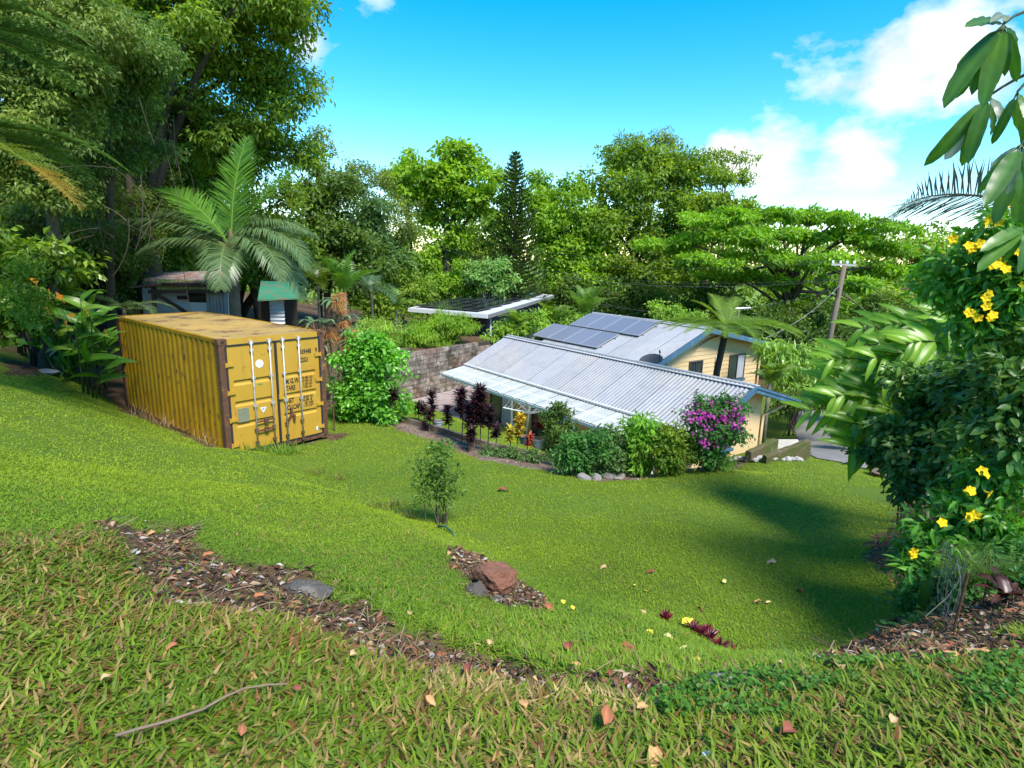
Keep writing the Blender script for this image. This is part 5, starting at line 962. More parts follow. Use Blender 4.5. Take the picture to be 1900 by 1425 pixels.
for i, (u, vb, vt, fr, lab) in enumerate(((731, 790, 712, .40, 'lone dark cordyline with a bare stem against the leafy mound'), (776, 782, 742, .7, 'short purple cordyline near the edging start'), (788, 786, 745, .7, 'short purple cordyline beside its twin near the edging start'), (804, 800, 716, .60, 'tall slim purple cordyline beside the small grey pot'), (797, 802, 756, .6, 'bushy low cordyline at the foot of the tall slim one'), (833, 812, 744, .65, 'slim green black cordyline standing alone on the mulch'), (856, 822, 706, .55, 'tall dark cordyline left in the dense cordyline group'), (868, 832, 735, .6, 'mid height cordyline in the dense cordyline group'), (891, 836, 698, .68, 'tallest broadest purple cordyline of the dense group'), (880, 835, 720, .6, 'dark cordyline tucked against the tallest one'), (905, 840, 738, .55, 'greenish cordyline right of the tallest one'), (918, 843, 780, .5, 'short red brown cordyline beside the yellow croton'), (870, 838, 788, .7, 'small purple cordyline at the front of the dense group'))):
    cordyline(u, vb, vt, lab, 70+i, frac=fr, dense=1.7 if u in (891, 856) else 1.1, ll=.27 if u in (891, 856, 880) else .22, group=GC)
cordyline(958, 846, 757, 'yellow leaved croton in the mulch bed', 90, ((.20, .22, .02), (.62, .44, .03)), .6, .20, .055, bare=(.2, .15, .1), dense=.9)
cordyline(945, 846, 785, 'lower green and yellow croton branch beside the tall yellow one', 91, ((.10, .20, .02), (.5, .42, .03)), .6, .18, .05)
cordyline(792, 799, 783, 'small bright red bromeliad on the mulch by the edging', 92, ((.22, .01, .02), (.40, .02, .03)), .9, .14, .035)
cordyline(978, 846, 800, 'orange red croton in front of the grey pot', 93, ((.25, .05, .02), (.55, .12, .05)), .6, .18, .05)
Pp = on(998, 833)+np.array([0, 0, .33]); cordyline(1000, 810, 770, 'maroon cordyline growing in the grey lipped pot', 94, ((.10, .01, .02), (.22, .02, .03)), .5, .26, .05, P=Pp)
Pp = on(1017, 838)+np.array([0, 0, .2]); T('pot_plant', 'small sparse green plant in the black bowl pot', 'plant', Pp, [(1015, 812, 14, 10, Pp[1])], (.07, .03), 130, YG, seed=95, trunk_r=.006, stems=5, cr=.1)
def bed(lab, bu, bv, ells, leaf, n, cols, seed, name='hedge_shrub', cr=.22, **k):
    P = on(bu, bv); return T(name, lab, 'shrub', P, [(*e, P[1]-.0) for e in ells], leaf, n, cols, seed=seed, trunk_r=.014, stems=8, cr=cr, hi=False, **k)
bed('low clipped border plant behind the mulch under the crotons', 940, 850, [(930, 840, 40, 9), (975, 848, 35, 10)], (.075, .045), 1800, BL, 101, cr=.14)
bed('low clipped border plant under the grey and black pots', 1030, 858, [(1020, 852, 40, 12), (1060, 856, 30, 14)], (.075, .045), 1800, BL, 102, cr=.14)
bed('tall thin dark shrub where the hedge begins', 1040, 868, [(1035, 790, 28, 40), (1030, 762, 22, 20), (1050, 830, 35, 35)], (.085, .040), 3600, DK, 103, cr=.2)
bed('dense rounded dark green hedge shrub', 1090, 882, [(1090, 830, 45, 45), (1070, 855, 40, 25)], (.085, .048), 5200, ((.022, .075, .015), (.065, .16, .03)), 104)
bed('dark hedge shrub with white tipped leaves beside the lime one', 1135, 884, [(1135, 825, 30, 35), (1130, 860, 35, 22)], (.08, .045), 3400, BL, 105)
bed('lime green soft leaved shrub in the middle of the hedge', 1185, 884, [(1182, 825, 34, 42), (1190, 795, 25, 20), (1175, 855, 28, 22)], (.15, .05), 2400, ((.065, .155, .012), (.14, .27, .024)), 106)
bed('dense mid green hedge shrub beside the bougainvillea', 1245, 880, [(1245, 828, 45, 40), (1225, 855, 40, 22)], (.10, .038), 4800, MID, 107)
P = on(1318, 872); BG, C = T('bougainvillea_shrub', 'bougainvillea bush with magenta flowers at the cream gable', 'shrub', P, [(1322, 800, 48, 50, P[1]), (1310, 760, 38, 22, P[1]), (1345, 765, 32, 25, P[1]), (1330, 845, 35, 25, P[1])], (.085, .055), 5200, ((.028, .085, .018), (.07, .17, .03)), seed=108, trunk_r=.016, stems=9, cr=.24)
fl = MB(); r = np.random.default_rng(3); cc = fill([(1300, 765, 35, 18, P[1]-.25), (1350, 765, 30, 22, P[1]-.25), (1325, 785, 50, 28, P[1]-.35), (1290, 775, 25, 15, P[1]-.2), (1310, 750, 30, 12, P[1]-.1), (1310, 820, 8, 8, P[1]-.45)], .2, r, .9, .2); crown(fl, cc, .13, 620, (.055, .05), ((.26, .03, .20), (.48, .09, .34)), r, subs=4); tag(fl.build('flowers', LEAF, BG), kind='stuff')
tw = MB()
for i in range(16):
    st = Dy(r.uniform(1270, 1360), r.uniform(750, 800), P[1]-.2); en = st+np.array([r.uniform(-.5, .4), r.normal()*.1, r.uniform(.15, .45)]); q = bez(st, (st+en)/2+[0, 0, .1], en, 6); tw.tube(q, .004, 3, (.12, .10, .06)); leafset(tw, q[1:].repeat(3, 0), r.normal(size=(15, 3)), np.tile([0, 0, 1.], (15, 1))+r.normal(size=(15, 3))*.4, .06, .035, np.tile([.05, .12, .025], (15, 1)))
tw.build('twigs', LEAF, BG)
# the sapling on the bank
P = on(815, 972); T('sapling', 'young slender tree growing alone on the grass bank', 'tree', P, [(808, 835, 26, 25, P[1]), (800, 870, 32, 30, P[1]), (825, 890, 30, 28, P[1]), (800, 915, 38, 22, P[1]), (835, 925, 25, 15, P[1])], (.09, .034), 1200, ((.045, .090, .014), (.105, .165, .03)), seed=109, trunk_r=.010, stems=9, cr=.15, droop=-.3, limbs=14)
# ------------------------------------------------------------------ heliconia clump beside the container
r = np.random.default_rng(14); HB = on(165, 722); HC = thing('heliconia_clump', HB, 'heliconia clump with broad leaves and orange flowers beside the container', 'plant')
lms = [paddle(1.0, .21, .7+.25*k, ((.07, .17, .015), (.10, .21, .02), (.05, .13, .015), (.14, .24, .03))[k], 30+k, 9, .3, .04, .6) for k in range(4)]
fb_ = MB()
for k in range(5):
    a = (.35+.35*k); s_ = 1 if k % 2 else -1; d = np.array([math.sin(a)*s_*.9, 0, math.cos(a)*.55+.35]); leafset(fb_, np.array([[0, 0, .035*k]]), d[None], np.array([[0, -1., .2]]), .20-.02*k, .055, np.array([[.75, .26, .02]]), -.15, hi=True)
fb_.tube([(0, 0, -.12), (0, 0, .18)], .010, 5, (.6, .25, .03)); FLM = fb_.data('flower')
spots = [(170, 575), (60, 620), (100, 650), (75, 560), (140, 600), (110, 590), (170, 590), (190, 620), (120, 630), (160, 650), (85, 600), (200, 660), (150, 560), (175, 560), (130, 680), (190, 690)]
for i, (u, v) in enumerate(spots):
    y = HB[1]+r.uniform(-.8, 1.0); top = Dy(u, v, y); bs = HB+np.array([(top[0]-HB[0])*.5, (y-HB[1])*.7, 0]); bs[2] = float(gz(bs[0], bs[1])); b = MB(); b.tube(bez(bs-[0, 0, .1], (bs+top)/2+[0, 0, .1], top, 5), [.025, .022, .02, .017, .012], 6, (.07, .13, .03)); b.build('stem', LEAF, HC, smooth=True)
    for k in range(6):
        f = .45+.55*k/5; q = bs*(1-f)+top*f; a = r.uniform(0, 6.28); put('leaf', lms[int(r.integers(0, 4))], GLOSS, HC, M=orient(q, (math.cos(a), math.sin(a)*.8, r.uniform(.25, 1.3)), (-.2+r.normal()*.3, -.6, .7), sc=r.uniform(.75, 1.3), base=HB))
for u, v in ((68, 528), (92, 547), (106, 552), (116, 557), (135, 590), (124, 606), (163, 582), (197, 618), (90, 578)):
    P = Dy(u, v, HB[1]-.95); put('flower', FLM, SOLID, HC, M=MS(Matrix.Translation(Vector(P-HB)) @ Matrix.Rotation(r.uniform(-1.2, 1.2), 4, 'Z') @ Matrix.Rotation(r.uniform(-.6, .6), 4, 'Y'), r.uniform(.6, .9)))
    b = MB(); b.tube(bez(P-[0, 0, .1], P+[0, .2, -.5], P+[0, .5, -1.0], 5), .009, 4, (.07, .13, .03)); b.build('flower_stem', LEAF, HC)
# ------------------------------------------------------------------ right border: ginger, shrubs, yellow allamanda
gl = [paddle(.60, .125, .75+.25*k, ((.13, .25, .016), (.17, .30, .02), (.09, .19, .012))[k], 40+k, 7, .25, .05, .7) for k in range(3)]
def ginger(lab, bx, by, tips, seed, sc=1.):
    r = np.random.default_rng(seed); B = np.array([bx, by, float(gz(bx, by))]); t = thing('ginger_clump', B, lab, 'plant')
    for u, v, y in tips:
        tip = Dy(u, v, y); b0 = B+np.array([r.normal()*.15, r.normal()*.15, -.05]); d = tip-b0; ctrl = b0+d*np.array([.25, .25, 0])+np.array([0, 0, max(d[2], .3)+.45]); q = bez(b0, ctrl, tip, 22); b = MB(); b.tube(q, np.linspace(.013, .005, 22), 5, (.06, .10, .03)); st = b.build('stem', LEAF, t, smooth=True)
        for k in range(24):
            f = .34+.66*k/23; i = min(20, int(f*21)); p = q[i]; tg = unit(q[min(21, i+1)]-q[max(0, i-1)]); sd = unit(np.cross(tg, (0, 0, 1)))*(1 if k % 2 else -1); sg = 1 if sd[1] > 0 else -1; dd = tg*.8+sd*.45+np.array([0, 0, .62*sg-.12])+r.normal(size=3)*.08; put('leaf', gl[int(r.integers(0, 3))], GLOSS, st, M=orient(p, dd, (-.25+r.normal()*.2, -.75, .65), sc=sc*r.uniform(.8, 1.1)*(1 if k < 20 else .8), base=B))
    return t
ginger('shell ginger with long lime leaves arching over the driveway', 6.3, 8.6, [(1490, 765, 8.6), (1512, 705, 8.8), (1560, 690, 8.4), (1600, 815, 8.0), (1535, 740, 8.2), (1640, 700, 8.0), (1572, 835, 7.8), (1690, 850, 7.6), (1640, 770, 7.9), (1530, 670, 8.5), (1600, 740, 8.1), (1575, 790, 8.0)], 1, 1.0)
ginger('taller shell ginger reaching left across the power pole foot', 7.0, 8.2, [(1580, 612, 8.4), (1620, 640, 8.2), (1700, 600, 8.2), (1660, 660, 7.9), (1760, 605, 7.8), (1605, 668, 8.0), (1720, 660, 7.8), (1640, 605, 8.3), (1680, 640, 7.8)], 2, 1.0)
def rp(y, x): return np.array([x, y, float(gz(x, y))])
T('glossy_shrub', 'large dark glossy shrub between the ginger and the lawn corner', 'shrub', rp(7.3, 6.0), [(1760, 740, 85, 60, 7.3), (1720, 830, 65, 60, 7.2), (1700, 890, 45, 35, 7.0), (1800, 700, 60, 60, 7.0), (1665, 845, 28, 22, 7.6)], (.115, .060), 9000, ((.024, .066, .014), (.085, .16, .03)), seed=121, trunk_r=.018, stems=12, cr=.26, hi=True, m=GLOSS)
T('glossy_shrub', 'dark leafy shrub with thin upright branches at the border', 'shrub', rp(6.3, 5.6), [(1840, 740, 70, 80, 5.9), (1830, 850, 70, 60, 5.8), (1885, 680, 45, 70, 4.9), (1790, 880, 60, 40, 6.0), (1885, 800, 40, 80, 4.8)], (.105, .052), 9500, ((.026, .066, .012), (.09, .165, .028)), seed=122, trunk_r=.018, stems=12, cr=.24, hi=True, m=GLOSS)
AL = ((.050, .135, .014), (.11, .25, .03))
pet = MB()
for k in range(5):
    a = k*1.2566; d = np.array([math.cos(a), math.sin(a), .35]); leafset(pet, np.array([[math.cos(a)*.01, math.sin(a)*.01, 0]]), d[None], np.array([[-math.cos(a)*.3, -math.sin(a)*.3, 1.]]), .062, .058, np.array([[.85, .56, .01]]), .12, hi=True)
pet.tube([(0, 0, -.06), (0, 0, -.02), (0, 0, .01)], [.006, .010, .02], 6, (.75, .5, .02)); FL2 = pet.data('flower')
def flowers(t, pxs, y, seed):
    r = np.random.default_rng(seed)
    for u, v in pxs:
        for k in range(2 if r.random() < .7 else 1):
            P = Dy(u+r.uniform(-9, 9)*k, v+r.uniform(-7, 7)*k, y+r.uniform(-.08, .05)); d = unit(np.array([-.4+r.normal()*.5, -1, .35+r.normal()*.4])); s, u_ = frame(d); put('flower', FL2, SOLID, t, M=M4(P-WL[t.name], s, u_, d) @ Matrix.Diagonal((.62, .62, .62, 1)))
t, _ = T('allamanda_shrub', 'tall yellow flowering shrub in front of the grey frond', 'shrub', rp(5.4, 5.0), [(1855, 420, 45, 40, 5.3), (1825, 500, 60, 40, 5.4), (1875, 560, 45, 60, 5.2), (1770, 530, 45, 22, 5.5), (1870, 640, 45, 50, 5.4), (1900, 480, 40, 90, 5.2), (1810, 590, 50, 25, 5.4)], (.105, .042), 5200, AL, seed=123, trunk_r=.012, stems=11, cr=.20, hi=True, m=GLOSS)
flowers(t, [(1848, 374), (1862, 380), (1835, 408), (1852, 412), (1768, 443), (1798, 456), (1818, 452), (1834, 458), (1858, 485), (1866, 500), (1850, 492), (1835, 545), (1830, 568), (1800, 582), (1815, 590), (1842, 585), (1895, 612), (1898, 530), (1890, 465)], 5.02, 1)
t, _ = T('allamanda_shrub', 'low yellow flowering shrub spilling over the wire fence', 'shrub', rp(5.0, 4.6), [(1800, 950, 80, 50, 4.9), (1850, 1010, 60, 55, 4.7), (1745, 1000, 50, 40, 4.9), (1840, 890, 65, 40, 4.9), (1760, 1060, 55, 35, 4.6)], (.11, .036), 4200, AL, seed=124, trunk_r=.012, stems=12, cr=.2, hi=True, m=GLOSS)
flowers(t, [(1828, 880), (1798, 912), (1835, 915), (1797, 960), (1812, 955), (1748, 970), (1693, 1028), (1742, 1100), (1762, 1103)], 4.5, 2)
T('low_shrub', 'small leaved shrub at the foot of the low yellow flowering shrub', 'shrub', rp(4.3, 4.0), [(1780, 1120, 55, 45, 4.3), (1850, 1140, 60, 40, 4.1), (1890, 1060, 40, 50, 4.2), (1735, 1170, 35, 30, 4.2), (1715, 1110, 30, 35, 4.7), (1690, 1050, 22, 30, 5.2), (1860, 1185, 50, 22, 3.8)], (.058, .032), 7500, ((.03, .09, .02), (.08, .18, .04)), seed=125, trunk_r=.008, stems=10, cr=.16, hi=True)
# big leaved umbrella tree leaning in at the top right
UT = thing('umbrella_tree', (4.6, 3.9, float(gz(4.6, 3.9))), 'umbrella tree dangling long leathery leaves at the top right corner', 'tree'); b = MB(); B0 = np.array([4.6, 3.9, float(gz(4.6, 3.9))]); b.tube(bez(B0-[0, 0, .2], np.array([4.5, 3.9, 1.]), Dy(1960, 60, 3.7), 9), np.linspace(.07, .03, 9), 8, (.13, .11, .08))
lfm = [paddle(.40, .085, .45+.2*k, ((.045, .115, .015), (.065, .15, .018), (.035, .095, .015), (.16, .19, .13))[k], 60+k, 11, .10, .07, .9, .42) for k in range(4)]
r = np.random.default_rng(22)
for hub, tips in (((1862, 45), [(1772, 150), (1782, 120), (1792, 148), (1815, 140), (1832, 150), (1848, 130), (1868, 118), (1890, 135), (1900, 90), (1820, 30), (1870, 5)]), ((1835, 178), [(1745, 282), (1758, 262), (1768, 288), (1788, 282), (1802, 268), (1850, 240), (1868, 215), (1815, 240)]), ((1888, 170), [(1850, 250), (1885, 245), (1910, 260), (1905, 205)]), ((1895, 268), [(1822, 338), (1848, 345), (1872, 335), (1900, 360), (1845, 300), (1920, 330)]), ((1900, 300), [(1855, 370), (1885, 385), (1910, 390)]), ((1905, 420), [(1840, 470), (1870, 480), (1900, 490), (1850, 440)])):
    y0 = 3.65+r.uniform(-.15, .25); h = Dy(*hub, y0); pj = bez(Dy(1960, max(40, hub[1]-60), 3.75), (h+Dy(1960, hub[1]-60, 3.75))/2+[0, 0, .05], h, 6); b.tube(pj, np.linspace(.012, .007, 6), 5, (.08, .11, .04))
    for u, v in tips:
        tp = Dy(u, v, y0+r.uniform(-.22, .15)); d = tp-h; L = np.linalg.norm(d); k = int(r.choice([0, 1, 2, 3], p=[.36, .34, .24, .06])); s0 = h+d*.15; b.tube([h, s0], .004, 4, (.08, .11, .04)); upv = np.array([-.55+r.normal()*.3, -.8, .25+r.normal()*.25]); put('leaf', lfm[k], GLOSS, UT, M=orient(s0, d, upv, L*1.02/.38, base=WL[UT.name]))
b.build('trunk', BARK, UT, smooth=True)
# wire fence
FNC = mat('fence_wire', (.16, .15, .14), .6, metal=.3); fp = [on(u, v) for u, v in ((1668, 935), (1690, 1000), (1715, 1080), (1765, 1185))]; FN = thing('wire_fence', fp[0], 'sagging wire mesh fence tangled in the right border shrubs', 'fence'); r = np.random.default_rng(31)
for p in fp: b = MB(); b.tube([p-[0, 0, .1], p+[.02, 0, .45]], .008, 6); b.build('post', RUST, FN)
b = MB(); P = np.array(fp); s = np.linspace(0, 3, 70); Q = np.stack([np.interp(s, range(4), P[:, j]) for j in range(3)], 1)
for h in np.linspace(.05, .55, 7): b.tube(Q+[0, 0, h]+r.normal(size=Q.shape)*.008, .0018, 3)
for q in Q: b.tube([q+[0, 0, .0], q+[r.normal()*.02, r.normal()*.02, .55]], .0016, 3)
for i in range(40):
    q = Q[int(r.integers(0, 70))]; b.tube(bez(q+[0, 0, r.uniform(.3, .6)], q+r.normal(size=3)*.12+[0, 0, .4], q+np.array([r.normal()*.12, r.normal()*.12, 0]), 5), .0035, 3)
tag(b.build('mesh_wires', FNC, FN), kind='stuff')
# small ferns, red cordyline, drooping leaf
sf_ = frond_mesh(.62, 1.0, 1.0, 22, .13, .05, (.04, .095, .01), (.08, .15, .015), 91, .1, .2, .15, comb=4, rr=.004)
for i, (u, v, y, lab) in enumerate(((1795, 1075, 4.1, 'bright green ground fern under the yellow flowering shrub'), (1830, 1090, 3.9, 'green ground fern beside the maroon cordyline'))):
    P = Dy(u, v, y); P[2] = float(gz(P[0], P[1])); t = thing('ground_fern', P, lab, 'fern')
    for k in range(11): place_frond(sf_, t, P+[0, 0, .2], k*.571+i, 0, random.uniform(.5, .7), m=LEAF)
    b = MB(); b.tube([P-[0, 0, .05], P+[0, 0, .2]], .006, 6, (.06, .04, .03)); b.build('stem', BARK, t)
mr = paddle(.30, .10, .9, (.055, .022, .018), 95, 8, .25, .08, .55); mr2 = paddle(.30, .10, 1.1, (.09, .038, .03), 96, 8, .25, .08, .55); P = Dy(1868, 1105, 3.7); g0 = np.array([P[0], P[1], float(gz(P[0], P[1]))]); t = thing('cordyline', g0, 'broad leaved maroon cordyline at the right border', 'plant'); b = MB(); b.tube([g0-[0, 0, .05], P], .006, 5, (.12, .08, .06)); b.build('stem', BARK, t)
for k in range(12): a = k*2.4+.2; put('leaf', mr if k % 2 else mr2, GLOSS, t, M=orient(P, (math.cos(a), math.sin(a), random.uniform(.1, 1.4)), sc=random.uniform(.5, .85), base=g0))
dkl = paddle(.5, .095, .8, (.03, .075, .012), 97, 9, .3, .05, .6); P = Dy(1730, 1070, 4.3); g0 = np.array([P[0]+.1, P[1]+.1, float(gz(P[0]+.1, P[1]+.1))]); t = thing('broad_leaf_plant', g0, 'plant with one long dark drooping leaf beside the wire fence', 'plant'); b = MB(); b.tube(bez(g0, (g0+P)/2+[.1, 0, .2], P, 6), .008, 5, (.06, .08, .03)); b.build('stem', BARK, t); put('leaf', dkl, GLOSS, t, M=orient(P, (-.25, -.1, -.8), (-.6, -.6, .3), .8, base=g0)); put('leaf', dkl, GLOSS, t, M=orient(P, (.5, .3, .3), (0, 0, 1), .6, base=g0))
# rhoeo rosettes at the lawn edge
for i, (u, v, s_) in enumerate(((1236, 1152, .9), (1284, 1168, 1), (1302, 1178, 1.05), (1318, 1186, 1.1), (1334, 1203, 1), (1362, 1212, 1), (1310, 1170, .9))):
    P = on(u, v); r = np.random.default_rng(200+i); n = 22; a = r.uniform(0, 6.28, n); e = r.uniform(.35, 1.35, n); mb = MB(); tt = r.random((n, 1)); leafset(mb, np.tile(P, (n, 1)), np.stack([np.cos(a)*np.cos(e), np.sin(a)*np.cos(e), np.sin(e)], 1), np.tile([0, 0, 1.], (n, 1))+r.normal(size=(n, 3))*.2, .13*s_*r.uniform(.7, 1.1, n), .026, np.array([.07, .012, .035])*(1-tt)+np.array([.26, .022, .035])*tt, .12, hi=True)
    settle(mb, 'rhoeo_plant', GLOSS, P, 'small red purple rhoeo rosette in the row at the lawn edge', 'plant', 'rhoeo rosettes at the lawn edge')
# ------------------------------------------------------------------ fallen leaves, twigs, pebbles
dl_ = [paddle(.16, .075, .5+.4*k, c, 300+k, 5, .5, .15, .6) for k, c in enumerate(((.24, .09, .04), (.36, .19, .08), (.16, .05, .03), (.34, .22, .11)))]
yl_ = [paddle(.09, .05, .4, c, 310+k, 4, .4, .1, .6) for k, c in enumerate(((.55, .42, .04), (.42, .36, .14)))]
def fallen(u, v, me, lab, grp, sc, seed, lift=.035):
    r = np.random.default_rng(seed); P = on(u, v, lift); a = r.uniform(0, 6.28); o = put('fallen_leaf', me, SOLID, None, M=orient(P, (math.cos(a), math.sin(a), r.uniform(-.1, .35)), (r.normal()*.3, r.normal()*.3, 1), sc)); WL[o.name] = P; return tag(o, lab, 'leaf', grp)
gA, gB, gC, gD = 'dry brown leaves on the foreground grass', 'dry leaves on the bare soil edge', 'leaves scattered on the lower lawn', 'leaves under the right border'
for i, (u, v, s_) in enumerate(((1120, 1362, 1.0), (1215, 1400, 1.1), (870, 1262, 1.0), (190, 1290, .6), (450, 1395, .6), (790, 1310, .6), (1450, 1375, 1.0), (650, 1230, .6), (1310, 1290, .8), (975, 1330, .7), (560, 1300, .5), (1650, 1360, .7), (330, 1210, .5), (1180, 1330, .6))): fallen(u, v, dl_[i % 4], 'dry brown leaf lying on the foreground grass', gA, s_*.62, 400+i, .05)
for i, (u, v, s_) in enumerate(((285, 975, .9), (375, 1025, 1), (595, 1130, 1), (610, 1140, .8), (440, 1000, .7), (545, 1190, .7), (760, 1150, 1), (1055, 1215, 1.5), (1060, 1235, 1.5), (1040, 1250, 1.3), (985, 1235, .8), (1130, 1262, .8), (330, 1000, .7), (470, 1095, .8), (905, 1195, .8), (190, 980, .8), (835, 1030, 1.1), (850, 1060, 1.1), (838, 1045, .9), (1095, 1255, .7))): fallen(u, v, dl_[(i*3+1) % 4], 'curled dry leaf caught along the bare soil edge', gB, s_*.5, 430+i)
for i, (u, v, s_, k) in enumerate(((923, 912, 1.5, 2), (1010, 1128, .9, 0), (1150, 1205, 1, 0), (1155, 1210, .7, 2), (1125, 1055, .7, 3), (1290, 1130, .7, 0), (1485, 1105, .9, 2), (1215, 1065, .8, 2), (1190, 1140, .6, 3), (1415, 1122, .7, 1), (1440, 1050, 1.1, 3))): fallen(u, v, dl_[k], 'brown leaf lying on the mown lower lawn', gC, s_, 460+i)
for i, (u, v, s_) in enumerate(((1045, 1120, 1), (1230, 1185, 1), (1205, 1175, 1), (1340, 1085, 1), (1265, 1162, 1.4), (1430, 1122, .8), (1285, 1232, 1), (1280, 1210, .9), (1195, 1102, .8), (945, 1018, .6), (1065, 1138, .8), (1020, 1055, .5), (1180, 1090, .5))): fallen(u, v, yl_[i % 2], 'small yellow leaf lying on the mown lower lawn', 'yellow leaves on the lower lawn', s_, 480+i)
for i, (u, v, s_) in enumerate(((1660, 1085, 1.3), (1680, 1150, 1), (1640, 1125, .8), (1700, 1190, 1.1), (1620, 1040, 1), (1650, 1020, 1), (1630, 1200, 1), (1560, 1260, 1.6), (1545, 1245, 1.2), (1780, 1235, .9), (1795, 1228, .8), (1440, 1240, .9), (1690, 1060, .9), (1840, 1225, 1), (1870, 1240, 1), (1600, 1215, .9), (1720, 1260, .8), (1800, 1275, 1), (1680, 1000, .9), (1660, 975, .8))): fallen(u, v, dl_[i % 4], 'dry leaf among the litter of the right border', gD, s_*.5, 500+i)
PEB = mat('white_pebble', (.66, .66, .66), .7)
for i, (u, v, s_) in enumerate(((1312, 1402, .022), (802, 1192, .02), (820, 1222, .018), (700, 1200, .015), (1348, 1268, .016))): rock(on(u, v)+[0, 0, .02], (s_, s_*.8, s_*.6), PEB, 'small white pebble lying in the grass and soil', 'white pebbles', seed=600+i, n=1, name='pebble', cat='pebble')
pts = [on(u, v, .055) for u, v in ((218, 1400), (265, 1385), (320, 1368), (380, 1345), (420, 1320), (455, 1302), (500, 1293), (535, 1291))]; b = MB(); b.tube(pts, np.linspace(.006, .003, len(pts)), 6, (.22, .15, .10)); settle(b, 'fallen_stick', BARK, pts[0], 'long thin bent stick lying on the foreground grass', 'stick', smooth=True)
P = on(828, 985); b = MB(); b.tube([P+[-.12, .05, .05], P+[-.02, 0, .08], P+[.08, -.08, .05], P+[.14, -.2, .03]], .017, 7); settle(b, 'hose_end', mat('green_hose', (.03, .10, .06), .5), P, 'short end of green hose at the foot of the sapling', 'hose', smooth=True)
# ------------------------------------------------------------------ litter, grass, ground cover (nobody could count these)
r = np.random.default_rng(77)
def scatter(n, rmin, rmax, half=47, inner=0):
    d = np.sqrt(r.random(n)*(rmax**2-rmin**2)+rmin**2); a = np.radians(r.uniform(inner, half, n)*r.choice([-1, 1], n)); return d*np.sin(a), d*np.cos(a), d
lm_ = MB(); x, y, d = scatter(60000, 1.4, 19); x2, y2, d2 = scatter(26000, 1.4, 6.5); x, y, d = np.concatenate([x, x2]), np.concatenate([y, y2]), np.concatenate([d, d2]); k = region(x, y); m = ((k == 1)|(k == 2)) & (r.random(len(x)) < np.where(d < 8, 1, .6)); x, y, d, k = x[m], y[m], d[m], k[m]; n = len(x)
a = r.uniform(0, 6.28, n); D = np.stack([np.cos(a), np.sin(a), r.normal(size=n)*.25], 1); N = np.array([0, 0, 1.])+r.normal(size=(n, 3))*.4; pal = np.array([(.10, .05, .03), (.20, .11, .06), (.34, .24, .15), (.05, .035, .025), (.26, .10, .05), (.38, .34, .29), (.07, .10, .025)]); c = pal[r.choice(7, n, p=[.25, .22, .14, .2, .08, .06, .05])]*r.uniform(.6, 1.2, (n, 1)); c[k == 2] = c[k == 2]*1.25+np.array([.03, .025, .02])
leafset(lm_, np.stack([x, y, gz(x, y)+r.uniform(.0, .03, n)], 1), D, N, r.uniform(.025, .085, n)*np.where(d > 9, 1.2, 1), r.uniform(.006, .035, n), c, .2)
xx, yy, dd = scatter(9000, 1.4, 9); kk = region(xx, yy); m = kk == 1; xx, yy = xx[m], yy[m]
OCT = np.array([(1, 0, 0), (-1, 0, 0), (0, 1, 0), (0, -1, 0), (0, 0, 1), (0, 0, -1)], float); OF = np.array([(0, 2, 4), (2, 1, 4), (1, 3, 4), (3, 0, 4), (2, 0, 5), (1, 2, 5), (3, 1, 5), (0, 3, 5)])
for i in range(min(1300, len(xx))):
    s_ = .006+.022*r.random()**3; lm_.add(np.array([xx[-i-1], yy[-i-1], float(gz(xx[-i-1], yy[-i-1]))+s_*.2])+OCT*s_*r.uniform(.5, 1.3, (6, 1)), OF, np.array([.09, .055, .035])*r.uniform(.5, 1.6))
for i in range(min(900, len(xx))):
    aa = r.uniform(0, 6.28); L = r.uniform(.05, .22); p = np.array([xx[i], yy[i], float(gz(xx[i], yy[i]))+.012]); lm_.tube([p, p+np.array([math.cos(aa)*L, math.sin(aa)*L, r.uniform(0, .03)])], r.uniform(.0012, .003), 3, np.array([.20, .14, .09])*r.uniform(.4, 1.5), cap=False)
settle(lm_, 'leaf_litter', SOLID, (0, 2.5, -1.85), 'dry leaf litter and twigs over the bare soil and mulch', 'litter', kind='stuff')
def zone_y(x, y):
    """strip on the camera's own terrace: coarse grass"""
    return inpoly(x, y, FORE)
FORE = [(-9, 0), (-9, 4.0)]+[tuple(hit(u, v)[:2]) for u, v in ((0, 985), (200, 985), (330, 1060), (480, 1105), (640, 1150), (800, 1205), (960, 1248), (1120, 1265), (1300, 1282), (1500, 1262), (1700, 1245), (1900, 1235))]+[(6, 2.2), (6, 0)]
